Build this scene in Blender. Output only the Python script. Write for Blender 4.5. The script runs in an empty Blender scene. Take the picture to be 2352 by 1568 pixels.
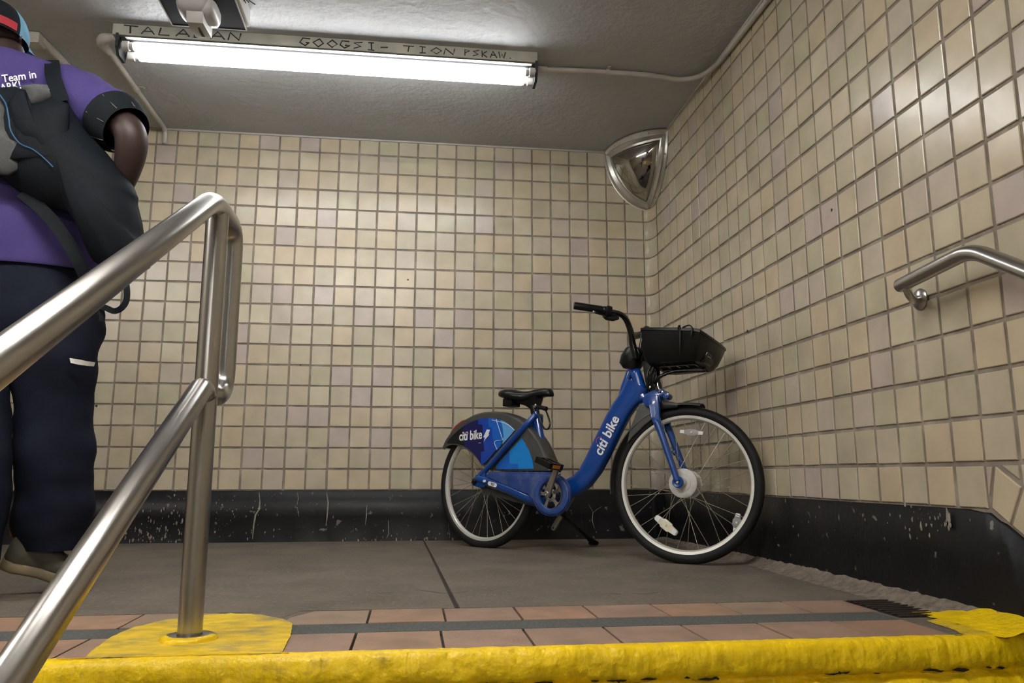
import bpy, bmesh, math, random
from mathutils import Vector, Matrix, noise
from mathutils.geometry import tessellate_polygon
random.seed(7)
sc = bpy.context.scene
COL = sc.collection
V = Vector
PI = math.pi

# ------------------------------------------------------------------ camera, world, exposure
F_PX = 1792.9
CAM = V((-1.41489, -4.42073, 0.35569))
RR = V((0.992066, -0.125713, 0.000703)); RD = V((0.0218116, 0.1666129, -0.985781)); RF = V((0.1238085, 0.9779756, 0.168033))
cd = bpy.data.cameras.new('camera'); cam = bpy.data.objects.new('camera', cd); COL.objects.link(cam)
cam.matrix_world = Matrix(((RR.x, -RD.x, -RF.x, CAM.x), (RR.y, -RD.y, -RF.y, CAM.y), (RR.z, -RD.z, -RF.z, CAM.z), (0, 0, 0, 1)))
cd.sensor_width = 36; cd.lens = 36 * F_PX / 2352; cd.clip_start = 0.02; cd.clip_end = 60
sc.camera = cam
w = bpy.data.worlds.new('world'); sc.world = w; w.use_nodes = True
w.node_tree.nodes['Background'].inputs[0].default_value = (0.80, 0.86, 1.0, 1)
w.node_tree.nodes['Background'].inputs[1].default_value = 0.35
sc.view_settings.view_transform = 'Standard'; sc.view_settings.look = 'None'
sc.view_settings.gamma = 1; sc.view_settings.use_curve_mapping = False
sc.view_settings.exposure = 0.9
TUBE_E = 13.5      # the lit fluorescent tubes
HALL_E = 40.0       # unseen hall fixtures, boosted as fill for the step edge

# ------------------------------------------------------------------ measuring helpers
def ray(u, v): return RR * ((u - 1176) / F_PX) + RD * ((v - 784) / F_PX) + RF
def onx(u, v, x): d = ray(u, v); return CAM + d * ((x - CAM.x) / d.x)
def ony(u, v, y): d = ray(u, v); return CAM + d * ((y - CAM.y) / d.y)
def onz(u, v, z): d = ray(u, v); return CAM + d * ((z - CAM.z) / d.z)

# ------------------------------------------------------------------ materials
MATS = {}
def mat(name, color, rough=0.5, metal=0.0, var=0.0, vscale=8.0, bump=0.0, bscale=40.0, color2=None, c2lo=0.45, c2hi=0.6, c2scale=6.0, coat=0.0, emis=0.0, rvar=0.0, stretch=None, alpha=1.0, trans=0.0, spec=None):
    m = bpy.data.materials.new(name); m.use_nodes = True; MATS[name] = m
    nt = m.node_tree; N = nt.nodes; L = nt.links; b = N['Principled BSDF']
    b.inputs['Base Color'].default_value = (*color, 1); b.inputs['Roughness'].default_value = rough
    b.inputs['Metallic'].default_value = metal
    if spec is not None: b.inputs['Specular IOR Level'].default_value = spec
    if coat: b.inputs['Coat Weight'].default_value = coat; b.inputs['Coat Roughness'].default_value = 0.08
    if trans: b.inputs['Transmission Weight'].default_value = trans
    if emis: b.inputs['Emission Color'].default_value = (*color, 1); b.inputs['Emission Strength'].default_value = emis
    geo = N.new('ShaderNodeNewGeometry'); pos = geo.outputs['Position']
    if stretch:
        mp = N.new('ShaderNodeMapping'); mp.inputs['Scale'].default_value = stretch; L.new(pos, mp.inputs['Vector']); pos = mp.outputs['Vector']
    def tex(s, det=4):
        t = N.new('ShaderNodeTexNoise'); t.inputs['Scale'].default_value = s; t.inputs['Detail'].default_value = det; L.new(pos, t.inputs['Vector']); return t
    col = None
    if var:
        t = tex(vscale); mr = N.new('ShaderNodeMapRange'); mr.inputs['From Min'].default_value = 0.3; mr.inputs['From Max'].default_value = 0.7
        mr.inputs['To Min'].default_value = 1 - var; mr.inputs['To Max'].default_value = 1 + var; L.new(t.outputs['Fac'], mr.inputs['Value'])
        mx = N.new('ShaderNodeMix'); mx.data_type = 'RGBA'; mx.blend_type = 'MULTIPLY'; mx.inputs[0].default_value = 1
        mx.inputs[6].default_value = (*color, 1); L.new(mr.outputs['Result'], mx.inputs[7]); col = mx.outputs[2]
    if color2:
        t = tex(c2scale, 8); cr = N.new('ShaderNodeMapRange'); cr.inputs['From Min'].default_value = c2lo; cr.inputs['From Max'].default_value = c2hi
        L.new(t.outputs['Fac'], cr.inputs['Value'])
        mx = N.new('ShaderNodeMix'); mx.data_type = 'RGBA'; L.new(cr.outputs['Result'], mx.inputs[0])
        if col: L.new(col, mx.inputs[6])
        else: mx.inputs[6].default_value = (*color, 1)
        mx.inputs[7].default_value = (*color2, 1); col = mx.outputs[2]
    if col: L.new(col, b.inputs['Base Color'])
    if rvar:
        t = tex(9); mr = N.new('ShaderNodeMapRange'); mr.inputs['From Min'].default_value = 0.35; mr.inputs['From Max'].default_value = 0.65
        mr.inputs['To Min'].default_value = max(0.03, rough - rvar); mr.inputs['To Max'].default_value = rough + rvar
        L.new(t.outputs['Fac'], mr.inputs['Value']); L.new(mr.outputs['Result'], b.inputs['Roughness'])
    if bump:
        t = tex(bscale, 6); bp = N.new('ShaderNodeBump'); bp.inputs['Strength'].default_value = 1; bp.inputs['Distance'].default_value = bump
        L.new(t.outputs['Fac'], bp.inputs['Height']); L.new(bp.outputs['Normal'], b.inputs['Normal'])
    return m

TILE_C = [(0.55, 0.475, 0.345), (0.52, 0.46, 0.345), (0.56, 0.47, 0.335), (0.50, 0.46, 0.325), (0.53, 0.46, 0.375), (0.58, 0.515, 0.38), (0.49, 0.435, 0.32), (0.50, 0.425, 0.375)]
TM = [mat('tile_glaze_%d' % i, c, 0.25, var=0.09, vscale=9, bump=0.0013, bscale=13) for i, c in enumerate(TILE_C)]
M_grout = mat('grout', (0.25, 0.212, 0.172), 0.85, var=0.25, vscale=12, bump=0.002, bscale=150, color2=(0.42, 0.38, 0.32), c2lo=0.52, c2hi=0.75, c2scale=9)
M_ceil = mat('ceiling_paint', (0.445, 0.455, 0.465), 0.62, var=0.06, vscale=2.5, bump=0.006, bscale=28)
M_black = mat('black_base_paint', (0.009, 0.009, 0.010), 0.38, spec=0.22, var=0.3, bump=0.0010, bscale=45, color2=(0.16, 0.145, 0.12), c2lo=0.665, c2hi=0.70, c2scale=24)
M_chip = mat('chipped_plaster', (0.30, 0.27, 0.23), 0.9, var=0.3, vscale=60)
M_conc = mat('floor_concrete', (0.142, 0.118, 0.092), 0.78, var=0.22, vscale=5, bump=0.002, bscale=90, color2=(0.20, 0.175, 0.145), c2lo=0.5, c2hi=0.75, c2scale=60)
M_fillet = mat('rough_mortar', (0.20, 0.165, 0.13), 0.95, var=0.35, vscale=40, bump=0.006, bscale=60)
M_brick = [mat('red_paver_%d' % i, c, 0.6, var=0.14, vscale=14, bump=0.0008, bscale=120, color2=(0.16, 0.12, 0.095), c2lo=0.52, c2hi=0.8, c2scale=7) for i, c in enumerate([(0.34, 0.215, 0.145), (0.315, 0.225, 0.165), (0.345, 0.21, 0.14), (0.32, 0.21, 0.155)])]
M_joint = mat('dark_joint', (0.05, 0.046, 0.042), 0.9, var=0.3, vscale=40)
M_grit = mat('grit_strip', (0.085, 0.09, 0.085), 0.75, var=0.35, vscale=120, bump=0.002, bscale=220)
M_yel = mat('yellow_paint', (0.97, 0.66, 0.002), 0.40, var=0.10, vscale=18, bump=0.006, bscale=38, color2=(0.50, 0.33, 0.01), c2lo=0.62, c2hi=0.78, c2scale=22)
M_yelw = mat('worn_yellow_paint', (0.80, 0.55, 0.02), 0.6, var=0.18, vscale=25, bump=0.003, bscale=60, color2=(0.24, 0.20, 0.12), c2lo=0.50, c2hi=0.72, c2scale=11, stretch=(0.8, 1.25, 1))
M_steel = mat('brushed_steel', (0.47, 0.455, 0.435), 0.28, 1.0)
M_chrome = mat('chrome', (0.62, 0.60, 0.57), 0.16, 1.0, var=0.08, vscale=20)
M_mirror = mat('worn_mirror', (0.42, 0.40, 0.37), 0.09, 1.0, var=0.15, vscale=16)
M_mframe = mat('mirror_frame_metal', (0.60, 0.585, 0.55), 0.32, 0.85, var=0.08, vscale=18)
M_tube = mat('lit_tube', (0.98, 0.985, 0.985), 0.4, emis=TUBE_E)
M_hall = mat('unseen_hall_tube', (1.0, 0.965, 0.92), 0.4, emis=HALL_E)
M_whitep = mat('white_enamel', (0.72, 0.70, 0.66), 0.35, var=0.05)
M_cream = mat('cream_painted_conduit', (0.50, 0.475, 0.43), 0.45, var=0.12, vscale=14, bump=0.002, bscale=60)
M_house = mat('grimy_housing', (0.40, 0.39, 0.33), 0.5, var=0.2, vscale=9)
M_ink = mat('marker_ink', (0.02, 0.02, 0.03), 0.6)
M_dark = mat('dark_gap', (0.02, 0.02, 0.025), 0.6)
M_navyp = mat('dark_slate_plate', (0.016, 0.022, 0.036), 0.6, spec=0.15)
M_lgrey = mat('light_grey_plastic', (0.50, 0.49, 0.47), 0.4, var=0.04)
M_blue = mat('blue_frame_paint', (0.002, 0.050, 0.27), 0.28, coat=0.6, var=0.06, vscale=20)
M_blue2 = mat('scuffed_blue_plastic', (0.025, 0.065, 0.26), 0.42, var=0.22, vscale=16, color2=(0.09, 0.13, 0.28), c2lo=0.5, c2hi=0.72, c2scale=22)
M_rub = mat('tyre_rubber', (0.012, 0.012, 0.012), 0.6, spec=0.25, var=0.2, vscale=20)
M_blk = mat('black_plastic', (0.006, 0.0065, 0.0065), 0.34, spec=0.3, var=0.2, vscale=20)
M_blkg = mat('gloss_black_metal', (0.008, 0.008, 0.008), 0.18)
M_dgrey = mat('dark_grey_plastic', (0.055, 0.054, 0.050), 0.55, var=0.2, vscale=30)
M_rim = mat('silver_rim', (0.80, 0.79, 0.75), 0.30, 0.45)
M_hub = mat('grey_hub_plastic', (0.58, 0.57, 0.55), 0.45, var=0.12, vscale=60)
M_alu = mat('dull_aluminium', (0.42, 0.40, 0.36), 0.38, 0.8, var=0.15, vscale=30)
M_spoke = mat('spoke_steel', (0.72, 0.69, 0.60), 0.25, 0.9)
M_white = mat('white_print', (0.86, 0.87, 0.9), 0.5)
M_refl = mat('white_reflector', (0.80, 0.76, 0.62), 0.25, coat=0.5, var=0.08, vscale=60)
M_clear = mat('clear_reflector', (0.75, 0.75, 0.75), 0.15, trans=0.6)
M_redl = mat('red_lens', (0.28, 0.008, 0.012), 0.3, coat=0.5)
M_redarc = mat('red_print', (0.75, 0.06, 0.08), 0.5)
M_d0 = mat('decal_near_black', (0.004, 0.004, 0.012), 0.22, coat=0.6)
M_d1 = mat('decal_navy', (0.006, 0.008, 0.10), 0.22, coat=0.6)
M_d2 = mat('decal_royal_blue', (0.004, 0.055, 0.42), 0.22, coat=0.6)
M_d3 = mat('decal_bright_blue', (0.005, 0.13, 0.60), 0.22, coat=0.6)
M_d4 = mat('decal_sky_blue', (0.003, 0.24, 0.72), 0.3, coat=0.5)
M_d5 = mat('decal_pale_blue', (0.12, 0.40, 0.80), 0.22, coat=0.6)
M_amber = mat('amber_reflector', (0.55, 0.22, 0.03), 0.35)
M_skin = mat('dark_brown_skin', (0.038, 0.021, 0.018), 0.5, var=0.1)
M_shirt = mat('purple_cotton', (0.068, 0.052, 0.185), 0.85, var=0.07, vscale=8, bump=0.001, bscale=500, spec=0.12)
M_pant = mat('navy_trouser_cloth', (0.011, 0.014, 0.026), 0.8, var=0.2, vscale=7, bump=0.001, bscale=400, spec=0.12)
M_tape = mat('reflective_tape', (0.72, 0.71, 0.66), 0.35, 0.3, var=0.2, vscale=60)
M_bag = mat('charcoal_nylon', (0.008, 0.011, 0.015), 0.6, var=0.15, vscale=9, bump=0.001, bscale=600, spec=0.12)
M_bagg = mat('grey_mesh_fabric', (0.105, 0.107, 0.108), 0.85, var=0.12, vscale=60, bump=0.001, bscale=700, spec=0.12)
M_pipe = mat('blue_piping', (0.02, 0.09, 0.20), 0.6)
M_capb = mat('light_blue_cap_cloth', (0.16, 0.36, 0.52), 0.8, var=0.15, vscale=15, spec=0.12)
M_capk = mat('black_cap_mesh', (0.012, 0.014, 0.018), 0.8, spec=0.12)
M_capr = mat('red_cap_strap', (0.42, 0.045, 0.06), 0.7, spec=0.12)
M_plaid = mat('dark_plaid_cuff', (0.012, 0.015, 0.018), 0.85, spec=0.12)
M_plaidl = mat('plaid_line', (0.13, 0.14, 0.13), 0.85)
M_shoe = mat('olive_grey_shoe', (0.075, 0.07, 0.05), 0.6, var=0.3, vscale=20)
M_sole = mat('tan_shoe_sole', (0.26, 0.21, 0.13), 0.6, var=0.3, vscale=12)
M_oran = mat('orange_heel_tab', (0.55, 0.10, 0.03), 0.6)
M_wallp = mat('plain_far_wall', (0.42, 0.38, 0.29), 0.5, var=0.1, vscale=3)
M_rust = mat('rusty_grate', (0.030, 0.022, 0.017), 0.7, 0.3, var=0.4, vscale=50)

# ------------------------------------------------------------------ mesh helpers
class MB:
    def __init__(s): s.v = []; s.f = []; s.m = []
    def add(s, vs, fs, mi=0):
        o = len(s.v); s.v += [V(p) for p in vs]; s.f += [tuple(i + o for i in f) for f in fs]; s.m += [mi] * len(fs)
    def box(s, c, x, y, z, sx, sy, sz, mi=0):   # centre, unit axes, half sizes
        c = V(c); P = [c + x * (a * sx) + y * (b * sy) + z * (d * sz) for a in (-1, 1) for b in (-1, 1) for d in (-1, 1)]
        s.add(P, [(0, 1, 3, 2), (4, 6, 7, 5), (0, 4, 5, 1), (2, 3, 7, 6), (0, 2, 6, 4), (1, 5, 7, 3)], mi)
    def tube(s, pts, r, n=12, cap=True, mi=0, sub=0, flat=1.0, up=None):
        pts = [V(p) for p in pts]; rs = list(r) if isinstance(r, (list, tuple)) else [r] * len(pts)
        if sub:
            q, qr = [], []
            for i in range(len(pts) - 1):
                p0 = pts[max(i - 1, 0)]; p1 = pts[i]; p2 = pts[i + 1]; p3 = pts[min(i + 2, len(pts) - 1)]
                for k in range(sub):
                    t = k / sub
                    q.append(0.5 * ((2 * p1) + (p2 - p0) * t + (2 * p0 - 5 * p1 + 4 * p2 - p3) * t * t + (3 * p1 - p0 - 3 * p2 + p3) * t ** 3))
                    qr.append(rs[i] * (1 - t) + rs[i + 1] * t)
            q.append(pts[-1]); qr.append(rs[-1]); pts, rs = q, qr
        T = [(pts[min(i + 1, len(pts) - 1)] - pts[max(i - 1, 0)]).normalized() for i in range(len(pts))]
        a = V(up) if up else (V((0, 0, 1)) if abs(T[0].z) < 0.9 else V((1, 0, 0)))
        vs = []
        for i, p in enumerate(pts):
            a = (a - T[i] * a.dot(T[i])).normalized(); b = T[i].cross(a)
            for k in range(n):
                an = 2 * PI * k / n; vs.append(p + a * (math.cos(an) * rs[i]) + b * (math.sin(an) * rs[i] * flat))
        m = len(pts); fs = [(i * n + k, i * n + (k + 1) % n, (i + 1) * n + (k + 1) % n, (i + 1) * n + k) for i in range(m - 1) for k in range(n)]
        if cap: fs += [tuple(range(n - 1, -1, -1)), tuple((m - 1) * n + k for k in range(n))]
        s.add(vs, fs, mi)
    def lathe(s, c, axis, prof, n=24, mi=0):    # prof: (radius, along axis)
        c = V(c); axis = V(axis).normalized(); a = axis.orthogonal().normalized(); b = axis.cross(a)
        vs = [c + axis * h + (a * math.cos(2 * PI * k / n) + b * math.sin(2 * PI * k / n)) * r for r, h in prof for k in range(n)]
        fs = [(i * n + k, i * n + (k + 1) % n, (i + 1) * n + (k + 1) % n, (i + 1) * n + k) for i in range(len(prof) - 1) for k in range(n)]
        s.add(vs, fs, mi)
    def prism(s, front, back, mi=0, caps=True):  # two matching outlines
        n = len(front); tri = [tuple(t) for t in tessellate_polygon([[V(p) for p in front]])]
        fs = [(k, (k + 1) % n, n + (k + 1) % n, n + k) for k in range(n)]
        if caps: fs += tri + [tuple(i + n for i in reversed(t)) for t in tri]
        s.add(list(front) + list(back), fs, mi)
    def plate(s, outline, thick, mi=0):          # thick: vector from front to back
        t = V(thick); s.prism([V(p) for p in outline], [V(p) + t for p in outline], mi)
    def loft(s, rings, mi=0, cap=True, close=True):
        n = len(rings[0]); m = len(rings); vs = [p for r in rings for p in r]
        kk = n if close else n - 1
        fs = [(i * n + k, i * n + (k + 1) % n, (i + 1) * n + (k + 1) % n, (i + 1) * n + k) for i in range(m - 1) for k in range(kk)]
        if cap and close: fs += [tuple(range(n - 1, -1, -1)), tuple((m - 1) * n + k for k in range(n))]
        s.add(vs, fs, mi)
    def build(s, name, mats, parent=None, smooth=True, bevel=0.0, angle=40, sub=0, kind=None):
        if not isinstance(mats, (list, tuple)): mats = [mats]
        inv = parent_world(parent).inverted() if parent else Matrix.Identity(4)
        me = bpy.data.meshes.new(name); me.from_pydata([inv @ p for p in s.v], [], s.f)
        for m in mats: me.materials.append(m)
        me.polygons.foreach_set('material_index', s.m)
        bm = bmesh.new(); bm.from_mesh(me); bmesh.ops.recalc_face_normals(bm, faces=bm.faces)
        if bevel:
            ed = [e for e in bm.edges if len(e.link_faces) == 2 and e.calc_face_angle(0) > 0.5]
            bmesh.ops.bevel(bm, geom=ed, offset=bevel, segments=2, profile=0.6, affect='EDGES')
        bm.to_mesh(me); bm.free()
        o = bpy.data.objects.new(name, me); COL.objects.link(o)
        if sub:
            md = o.modifiers.new('s', 'SUBSURF'); md.levels = sub; md.render_levels = sub
        if smooth:
            me.polygons.foreach_set('use_smooth', [True] * len(me.polygons))
            if not sub and angle < 180: me.set_sharp_from_angle(angle=math.radians(angle))
        if parent: o.parent = parent
        if kind: o['kind'] = kind
        return o
WORLD = {}
def parent_world(p):
    m = WORLD.get(p.name, Matrix.Identity(4)); return m
def empty(name, loc, label=None, cat=None, group=None, kind=None):
    o = bpy.data.objects.new(name, None); COL.objects.link(o); o.location = loc; o.empty_display_size = 0.1
    WORLD[o.name] = Matrix.Translation(V(loc)); tag(o, label, cat, group, kind); return o
def tag(o, label=None, cat=None, group=None, kind=None):
    if label: o['label'] = label
    if cat: o['category'] = cat
    if group: o['group'] = group
    if kind: o['kind'] = kind
    return o
def sub(o):   # register a mesh child as parent of sub-parts (its local frame = its parent's)
    WORLD[o.name] = WORLD.get(o.parent.name, Matrix.Identity(4)) if o.parent else Matrix.Identity(4); return o
X_, Y_, Z_ = V((1, 0, 0)), V((0, 1, 0)), V((0, 0, 1))

def text_mesh(name, body, size, org, xd, yd, m, parent, bold=0.0, ext=0.0006, space=1.0, align='LEFT', shear=0.0, width=None, height=None):
    cu = bpy.data.curves.new(name, 'FONT'); cu.body = body; cu.size = size; cu.offset = bold * size; cu.extrude = ext; cu.resolution_u = 3
    cu.space_character = space; cu.align_x = align; cu.shear = shear
    t = bpy.data.objects.new(name, cu); COL.objects.link(t)
    dg = bpy.context.evaluated_depsgraph_get(); me = bpy.data.meshes.new_from_object(t.evaluated_get(dg))
    bpy.data.objects.remove(t); xd = V(xd).normalized(); yd = V(yd); yd = (yd - xd * yd.dot(xd)).normalized(); zd = xd.cross(yd)
    M = Matrix(((xd.x, yd.x, zd.x, org[0]), (xd.y, yd.y, zd.y, org[1]), (xd.z, yd.z, zd.z, org[2]), (0, 0, 0, 1)))
    if width:
        xs = [v.co.x for v in me.vertices]; ys_ = [v.co.y for v in me.vertices]; kx = width / (max(xs) - min(xs)); ky = (height / (max(ys_) - min(ys_))) if height else 1
        me.transform(Matrix.Diagonal((kx, ky, 1, 1)) @ Matrix.Translation((-min(xs), -min(ys_), 0)))
    me.transform(parent_world(parent).inverted() @ M); me.materials.clear(); me.materials.append(m)
    o = bpy.data.objects.new(name, me); COL.objects.link(o); o.parent = parent; return o

# ------------------------------------------------------------------ SETTING
T = 0.114; BASE = 0.27; CEIL = 2.305; YE = -2.72; XL = -5.6; YF = -8.6
def slab(name, lo, hi, m, parent=None, kind=None, bevel=0):
    b = MB(); c = (V(lo) + V(hi)) / 2; h = (V(hi) - V(lo)) / 2
    b.box(c, X_, Y_, Z_, h.x, h.y, h.z); return b.build(name, m, parent, smooth=False, bevel=bevel, kind=kind)
ceiling = MB()
for (x0, x1, y0, y1, z0, z1) in [(XL - .1, 0.15, -6.2, 0.15, CEIL, CEIL + .12), (XL - .1, 0.15, YF, -6.2, 1.75, 1.9), (XL - .1, 0.15, -6.2, -6.1, 1.75, CEIL)]:
    ceiling.box(((x0 + x1) / 2, (y0 + y1) / 2, (z0 + z1) / 2), X_, Y_, Z_, (x1 - x0) / 2, (y1 - y0) / 2, (z1 - z0) / 2)
ceiling.build('ceiling', M_ceil, smooth=False, kind='structure')

wall_back = slab('wall_back', (XL, 0, -0.05), (0.12, 0.12, CEIL), M_grout, kind='structure')
wall_right = slab('wall_right', (0, YF, -3.2), (0.12, 0.0, CEIL), M_grout, kind='structure')
slab('wall_left', (XL - .1, YF, -3.2), (XL, 0.12, CEIL), M_wallp, kind='structure')
slab('wall_front', (XL, YF - .1, -3.2), (0, YF, 1.9), M_wallp, kind='structure')

# --- tiles
def tile_mesh(name, wd, hg, mi, up=0.0045):
    b = 0.0022; me = bpy.data.meshes.new(name)       # local: x across, z up, -y out of the wall
    o = [(-wd / 2, -hg / 2), (wd / 2, -hg / 2), (wd / 2, hg / 2), (-wd / 2, hg / 2)]
    r = [(x, 0.0, z) for x, z in o] + [(x, -(up - 0.0018), z) for x, z in o] + [(x - math.copysign(b, x), -up, z - math.copysign(b, z)) for x, z in o]
    f = [(i + a, i + (a + 1) % 4 if False else (a + 1) % 4 + i, (a + 1) % 4 + i + 4, a + i + 4) for i in (0, 4) for a in range(4)] + [(8, 9, 10, 11)]
    me.from_pydata(r, [], f); me.materials.append(TM[mi])
    me.update(); return me
TMESH = [tile_mesh('tile_%d' % i, T - 0.0095, T - 0.0095, i) for i in range(len(TM))]
TMESHR = [tile_mesh('tile_r%d' % i, T - 0.0115, T - 0.0115, i) for i in range(len(TM))]
def pick():
    return random.choices(range(len(TM)), weights=[5, 5, 5, 3, 4, 3, 3, 2])[0]
def place_tiles(cells, wall, meshes, rotz, name='tile'):
    cells.sort(key=lambda c: (V(c[0]) - CAM).length if c[1] else 99)
    b = MB()
    for n, (p, vis) in enumerate(cells):
        i = pick()
        M = Matrix.Translation(V(p) + V((random.gauss(0, .0007) if rotz == 0 else 0, random.gauss(0, .0007) if rotz else 0, random.gauss(0, .0007)))) @ Matrix.Rotation(rotz, 4, 'Z') @ Matrix.Rotation(random.gauss(0, 0.0055), 4, 'X') @ Matrix.Rotation(random.gauss(0, 0.0055), 4, 'Z') @ Matrix.Rotation(random.gauss(0, 0.005), 4, 'Y')
        if n < 300:
            o = bpy.data.objects.new(name, meshes[i]); COL.objects.link(o); o.parent = wall; o.matrix_local = M
        else:
            me = meshes[i]; b.add([M @ v.co for v in me.vertices], [tuple(pl.vertices) for pl in me.polygons], i)
    if b.f: b.build('tile_field', TM, wall, smooth=False, kind='stuff')
def inframe(p):
    q = V(p) - CAM; z = q.dot(RF)
    if z < .05: return False
    return -30 < 1176 + F_PX * q.dot(RR) / z < 2382 and -30 < 784 + F_PX * q.dot(RD) / z < 1600
cells = []
for k in range(0, 46):
    for j in range(0, 18):
        p = (-(0.444 + k + 0.5) * T, 0, BASE + (j + 0.5) * T)
        if j == 17: continue
        cells.append((p, inframe(p)))
place_tiles(cells, wall_back, TMESH, 0)
def poly_tile(b, pts3, nrm, mi, up=0.0045, bev=0.0022):
    c = sum((V(p) for p in pts3), V()) / len(pts3); n = len(pts3); nrm = V(nrm)
    A = [V(p) for p in pts3]; B = [p + nrm * (up - .0018) for p in A]; C = [p + (c - p).normalized() * bev * 1.4 + nrm * up for p in A]
    b.loft([A, B, C], mi, cap=False); b.add(C, [tuple(range(n))], mi)
# cut top row (partial height)
gb = 0.0048
def cut_tile(wall, pts, nrm, name='tile'):
    b = MB(); i = pick(); poly_tile(b, pts, nrm, 0); b.build(name, TM[i], wall, smooth=False)
b = MB()
for k in range(0, 46):
    x0, x1 = -(0.444 + k) * T - gb, -(0.444 + k + 1) * T + gb; z0, z1 = BASE + 17 * T + gb, CEIL - 0.006
    poly_tile(b, [(x0, 0, z0), (x1, 0, z0), (x1, 0, z1), (x0, 0, z1)], (0, -1, 0), pick())
b.build('cut_tile_row', TM, wall_back, smooth=False, kind='stuff')
# right wall
YB = -2.624; SL = 0.60
def zbase(y): return BASE if y > YB else BASE + (y - YB) * SL
def clip(poly, f):
    out = []
    for i in range(len(poly)):
        a, b_ = poly[i], poly[(i + 1) % len(poly)]; fa, fb = f(a), f(b_)
        if fa >= 0: out.append(a)
        if fa * fb < 0: t = fa / (fa - fb); out.append((a[0] + (b_[0] - a[0]) * t, a[1] + (b_[1] - a[1]) * t))
    return out
cells = []; rest = MB(); gr = 0.0055
for k in range(1, 50):
    for j in range(-16, 18):
        y1, y0 = -k * T, -(k + 1) * T; z0, z1 = BASE + j * T, BASE + (j + 1) * T
        if k >= 22 and j < 1:
            if j < 0 and k < 23: continue
        full = j < 17 and j >= 0 and zbase(y0) <= z0 + 1e-4
        if j == 0 and k >= 23: full = False
        if full: p = (0, (y0 + y1) / 2, (z0 + z1) / 2); cells.append((p, inframe(p) and not (y0 < -2.98)))
        else:
            if (j in (-1, 0) and k in (23, 24)) or (k == 23 and j < -1): continue      # the splayed tiles are built apart
            poly = [(y0 + gr, z0 + gr), (y1 - gr, z0 + gr), (y1 - gr, min(z1 - gr, CEIL - 0.008)), (y0 + gr, min(z1 - gr, CEIL - 0.008))]
            poly = clip(poly, lambda q: q[1] - (BASE + 0.006 + (q[0] - YB) * SL) if q[0] < YB + .05 else 1)
            if len(poly) > 2 and max(q[1] for q in poly) - min(q[1] for q in poly) > 0.012:
                poly_tile(rest, [(0, y, z) for y, z in poly], (-1, 0, 0), pick())
place_tiles(cells, wall_right, TMESHR, PI / 2 * -1)
rest.build('cut_tile_row', TM, wall_right, smooth=False, kind='stuff')
def W6(pts): return [onx(1880 + x / 2.8, 700 + y / 2.8, 0) for x, y in pts]
for pts in ([(1088, 1042), (1124, 1040), (1106, 1230)], [(1146, 1040), (1308, 1172), (1238, 1405), (1124, 1306)], [(1190, 1032), (1288, 1032), (1300, 1118)], [(1330, 1180), (1420, 1230), (1420, 1560), (1256, 1420)], [(1312, 1028), (1420, 1022), (1420, 1210), (1326, 1160)]):
    cut_tile(wall_right, W6(pts), (-1, 0, 0))
# corner cove tiles
cove = slab('trim_1', (-0.004, -0.004, 0.0), (0, 0, CEIL), M_grout, kind='structure')
def cove_pts(off=0.0, n=9, z=0.0):
    P0, P1, P2 = V((-0.444 * T, 0, z)), V((0, 0, z)), V((0, -T, z)); out = []
    for i in range(n):
        t = i / (n - 1); p = (1 - t) ** 2 * P0 + 2 * t * (1 - t) * P1 + t * t * P2
        tg = (2 * (1 - t) * (P1 - P0) + 2 * t * (P2 - P1)).normalized(); out.append(p + V((tg.y, -tg.x, 0)) * off)
    return out
b = MB(); A = cove_pts(0.0002, z=0.0); b.loft([A, [p + Z_ * CEIL for p in A]], cap=False, close=False); b.build('cove_grout', M_grout, cove)
for j in range(18):
    z0, z1 = BASE + j * T + 0.0045, min(BASE + (j + 1) * T - 0.0045, CEIL - .006)
    b = MB(); pr = [(0.0003, z0), (0.0035, z0), (0.0048, z0 + .002), (0.0048, z1 - .002), (0.0035, z1), (0.0003, z1)]
    b.loft([[p for p in cove_pts(o, z=z)] for o, z in pr], cap=False, close=False)
    b.build('cove_tile', TM[pick()], cove, angle=50)
# a thin painted bead where ceiling meets the tiles
b = MB(); b.box((XL / 2, -0.006, CEIL - 0.004), X_, Y_, Z_, -XL / 2, 0.007, 0.006); b.box((-0.006, YF / 2 + 1.2, CEIL - 0.004), X_, Y_, Z_, 0.007, -YF / 2 - 1.2, 0.006)
b.build('trim_2', M_cream, smooth=False, kind='structure')

# --- black base
def rough_base(name, pts_fn, length, nz, m):
    pass
b = MB(); n = 120
rings = []
for i in range(n + 1):
    x = XL + (0 - XL) * i / n - 0.02
    wob = noise.noise(V((x * 9, 3, 0))) * 0.003
    rings.append([V((x, 0, BASE + wob * .5)), V((x, -0.008, BASE - .003 + wob)), V((x, -0.010 + noise.noise(V((x * 4, 0, 7))) * .004, 0.13)), V((x, -0.012, 0.0)), V((x, -0.016 + noise.noise(V((x * 11, 0, 2))) * .01, -0.01))])
b.loft(rings, cap=False, close=False)
bb = sub(b.build('baseboard_back', M_black, kind='structure', angle=180))
b = MB(); rings = []
ys = [0 - 0.05 * i for i in range(0, 53)] + [YB + .02, YB, YB - .03] + [YB - .05 * i for i in range(1, 50)]
ys = sorted(set(ys), reverse=True)
for y in ys:
    zt = min(BASE, zbase(y)) - (0.006 if abs(y - YB) < .03 else 0); zb = -0.02 if y > -2.7 else zt - .45
    x = -0.008 + noise.noise(V((y * 4, 1, 0))) * .003
    rings.append([V((0, y, zt)), V((x, y, zt - .004)), V((x - .002, y, (zt + zb) / 2)), V((x - .004, y, zb))])
b.loft(rings, cap=False, close=False)
br = sub(b.build('baseboard_right', M_black, kind='structure', angle=180))
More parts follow.
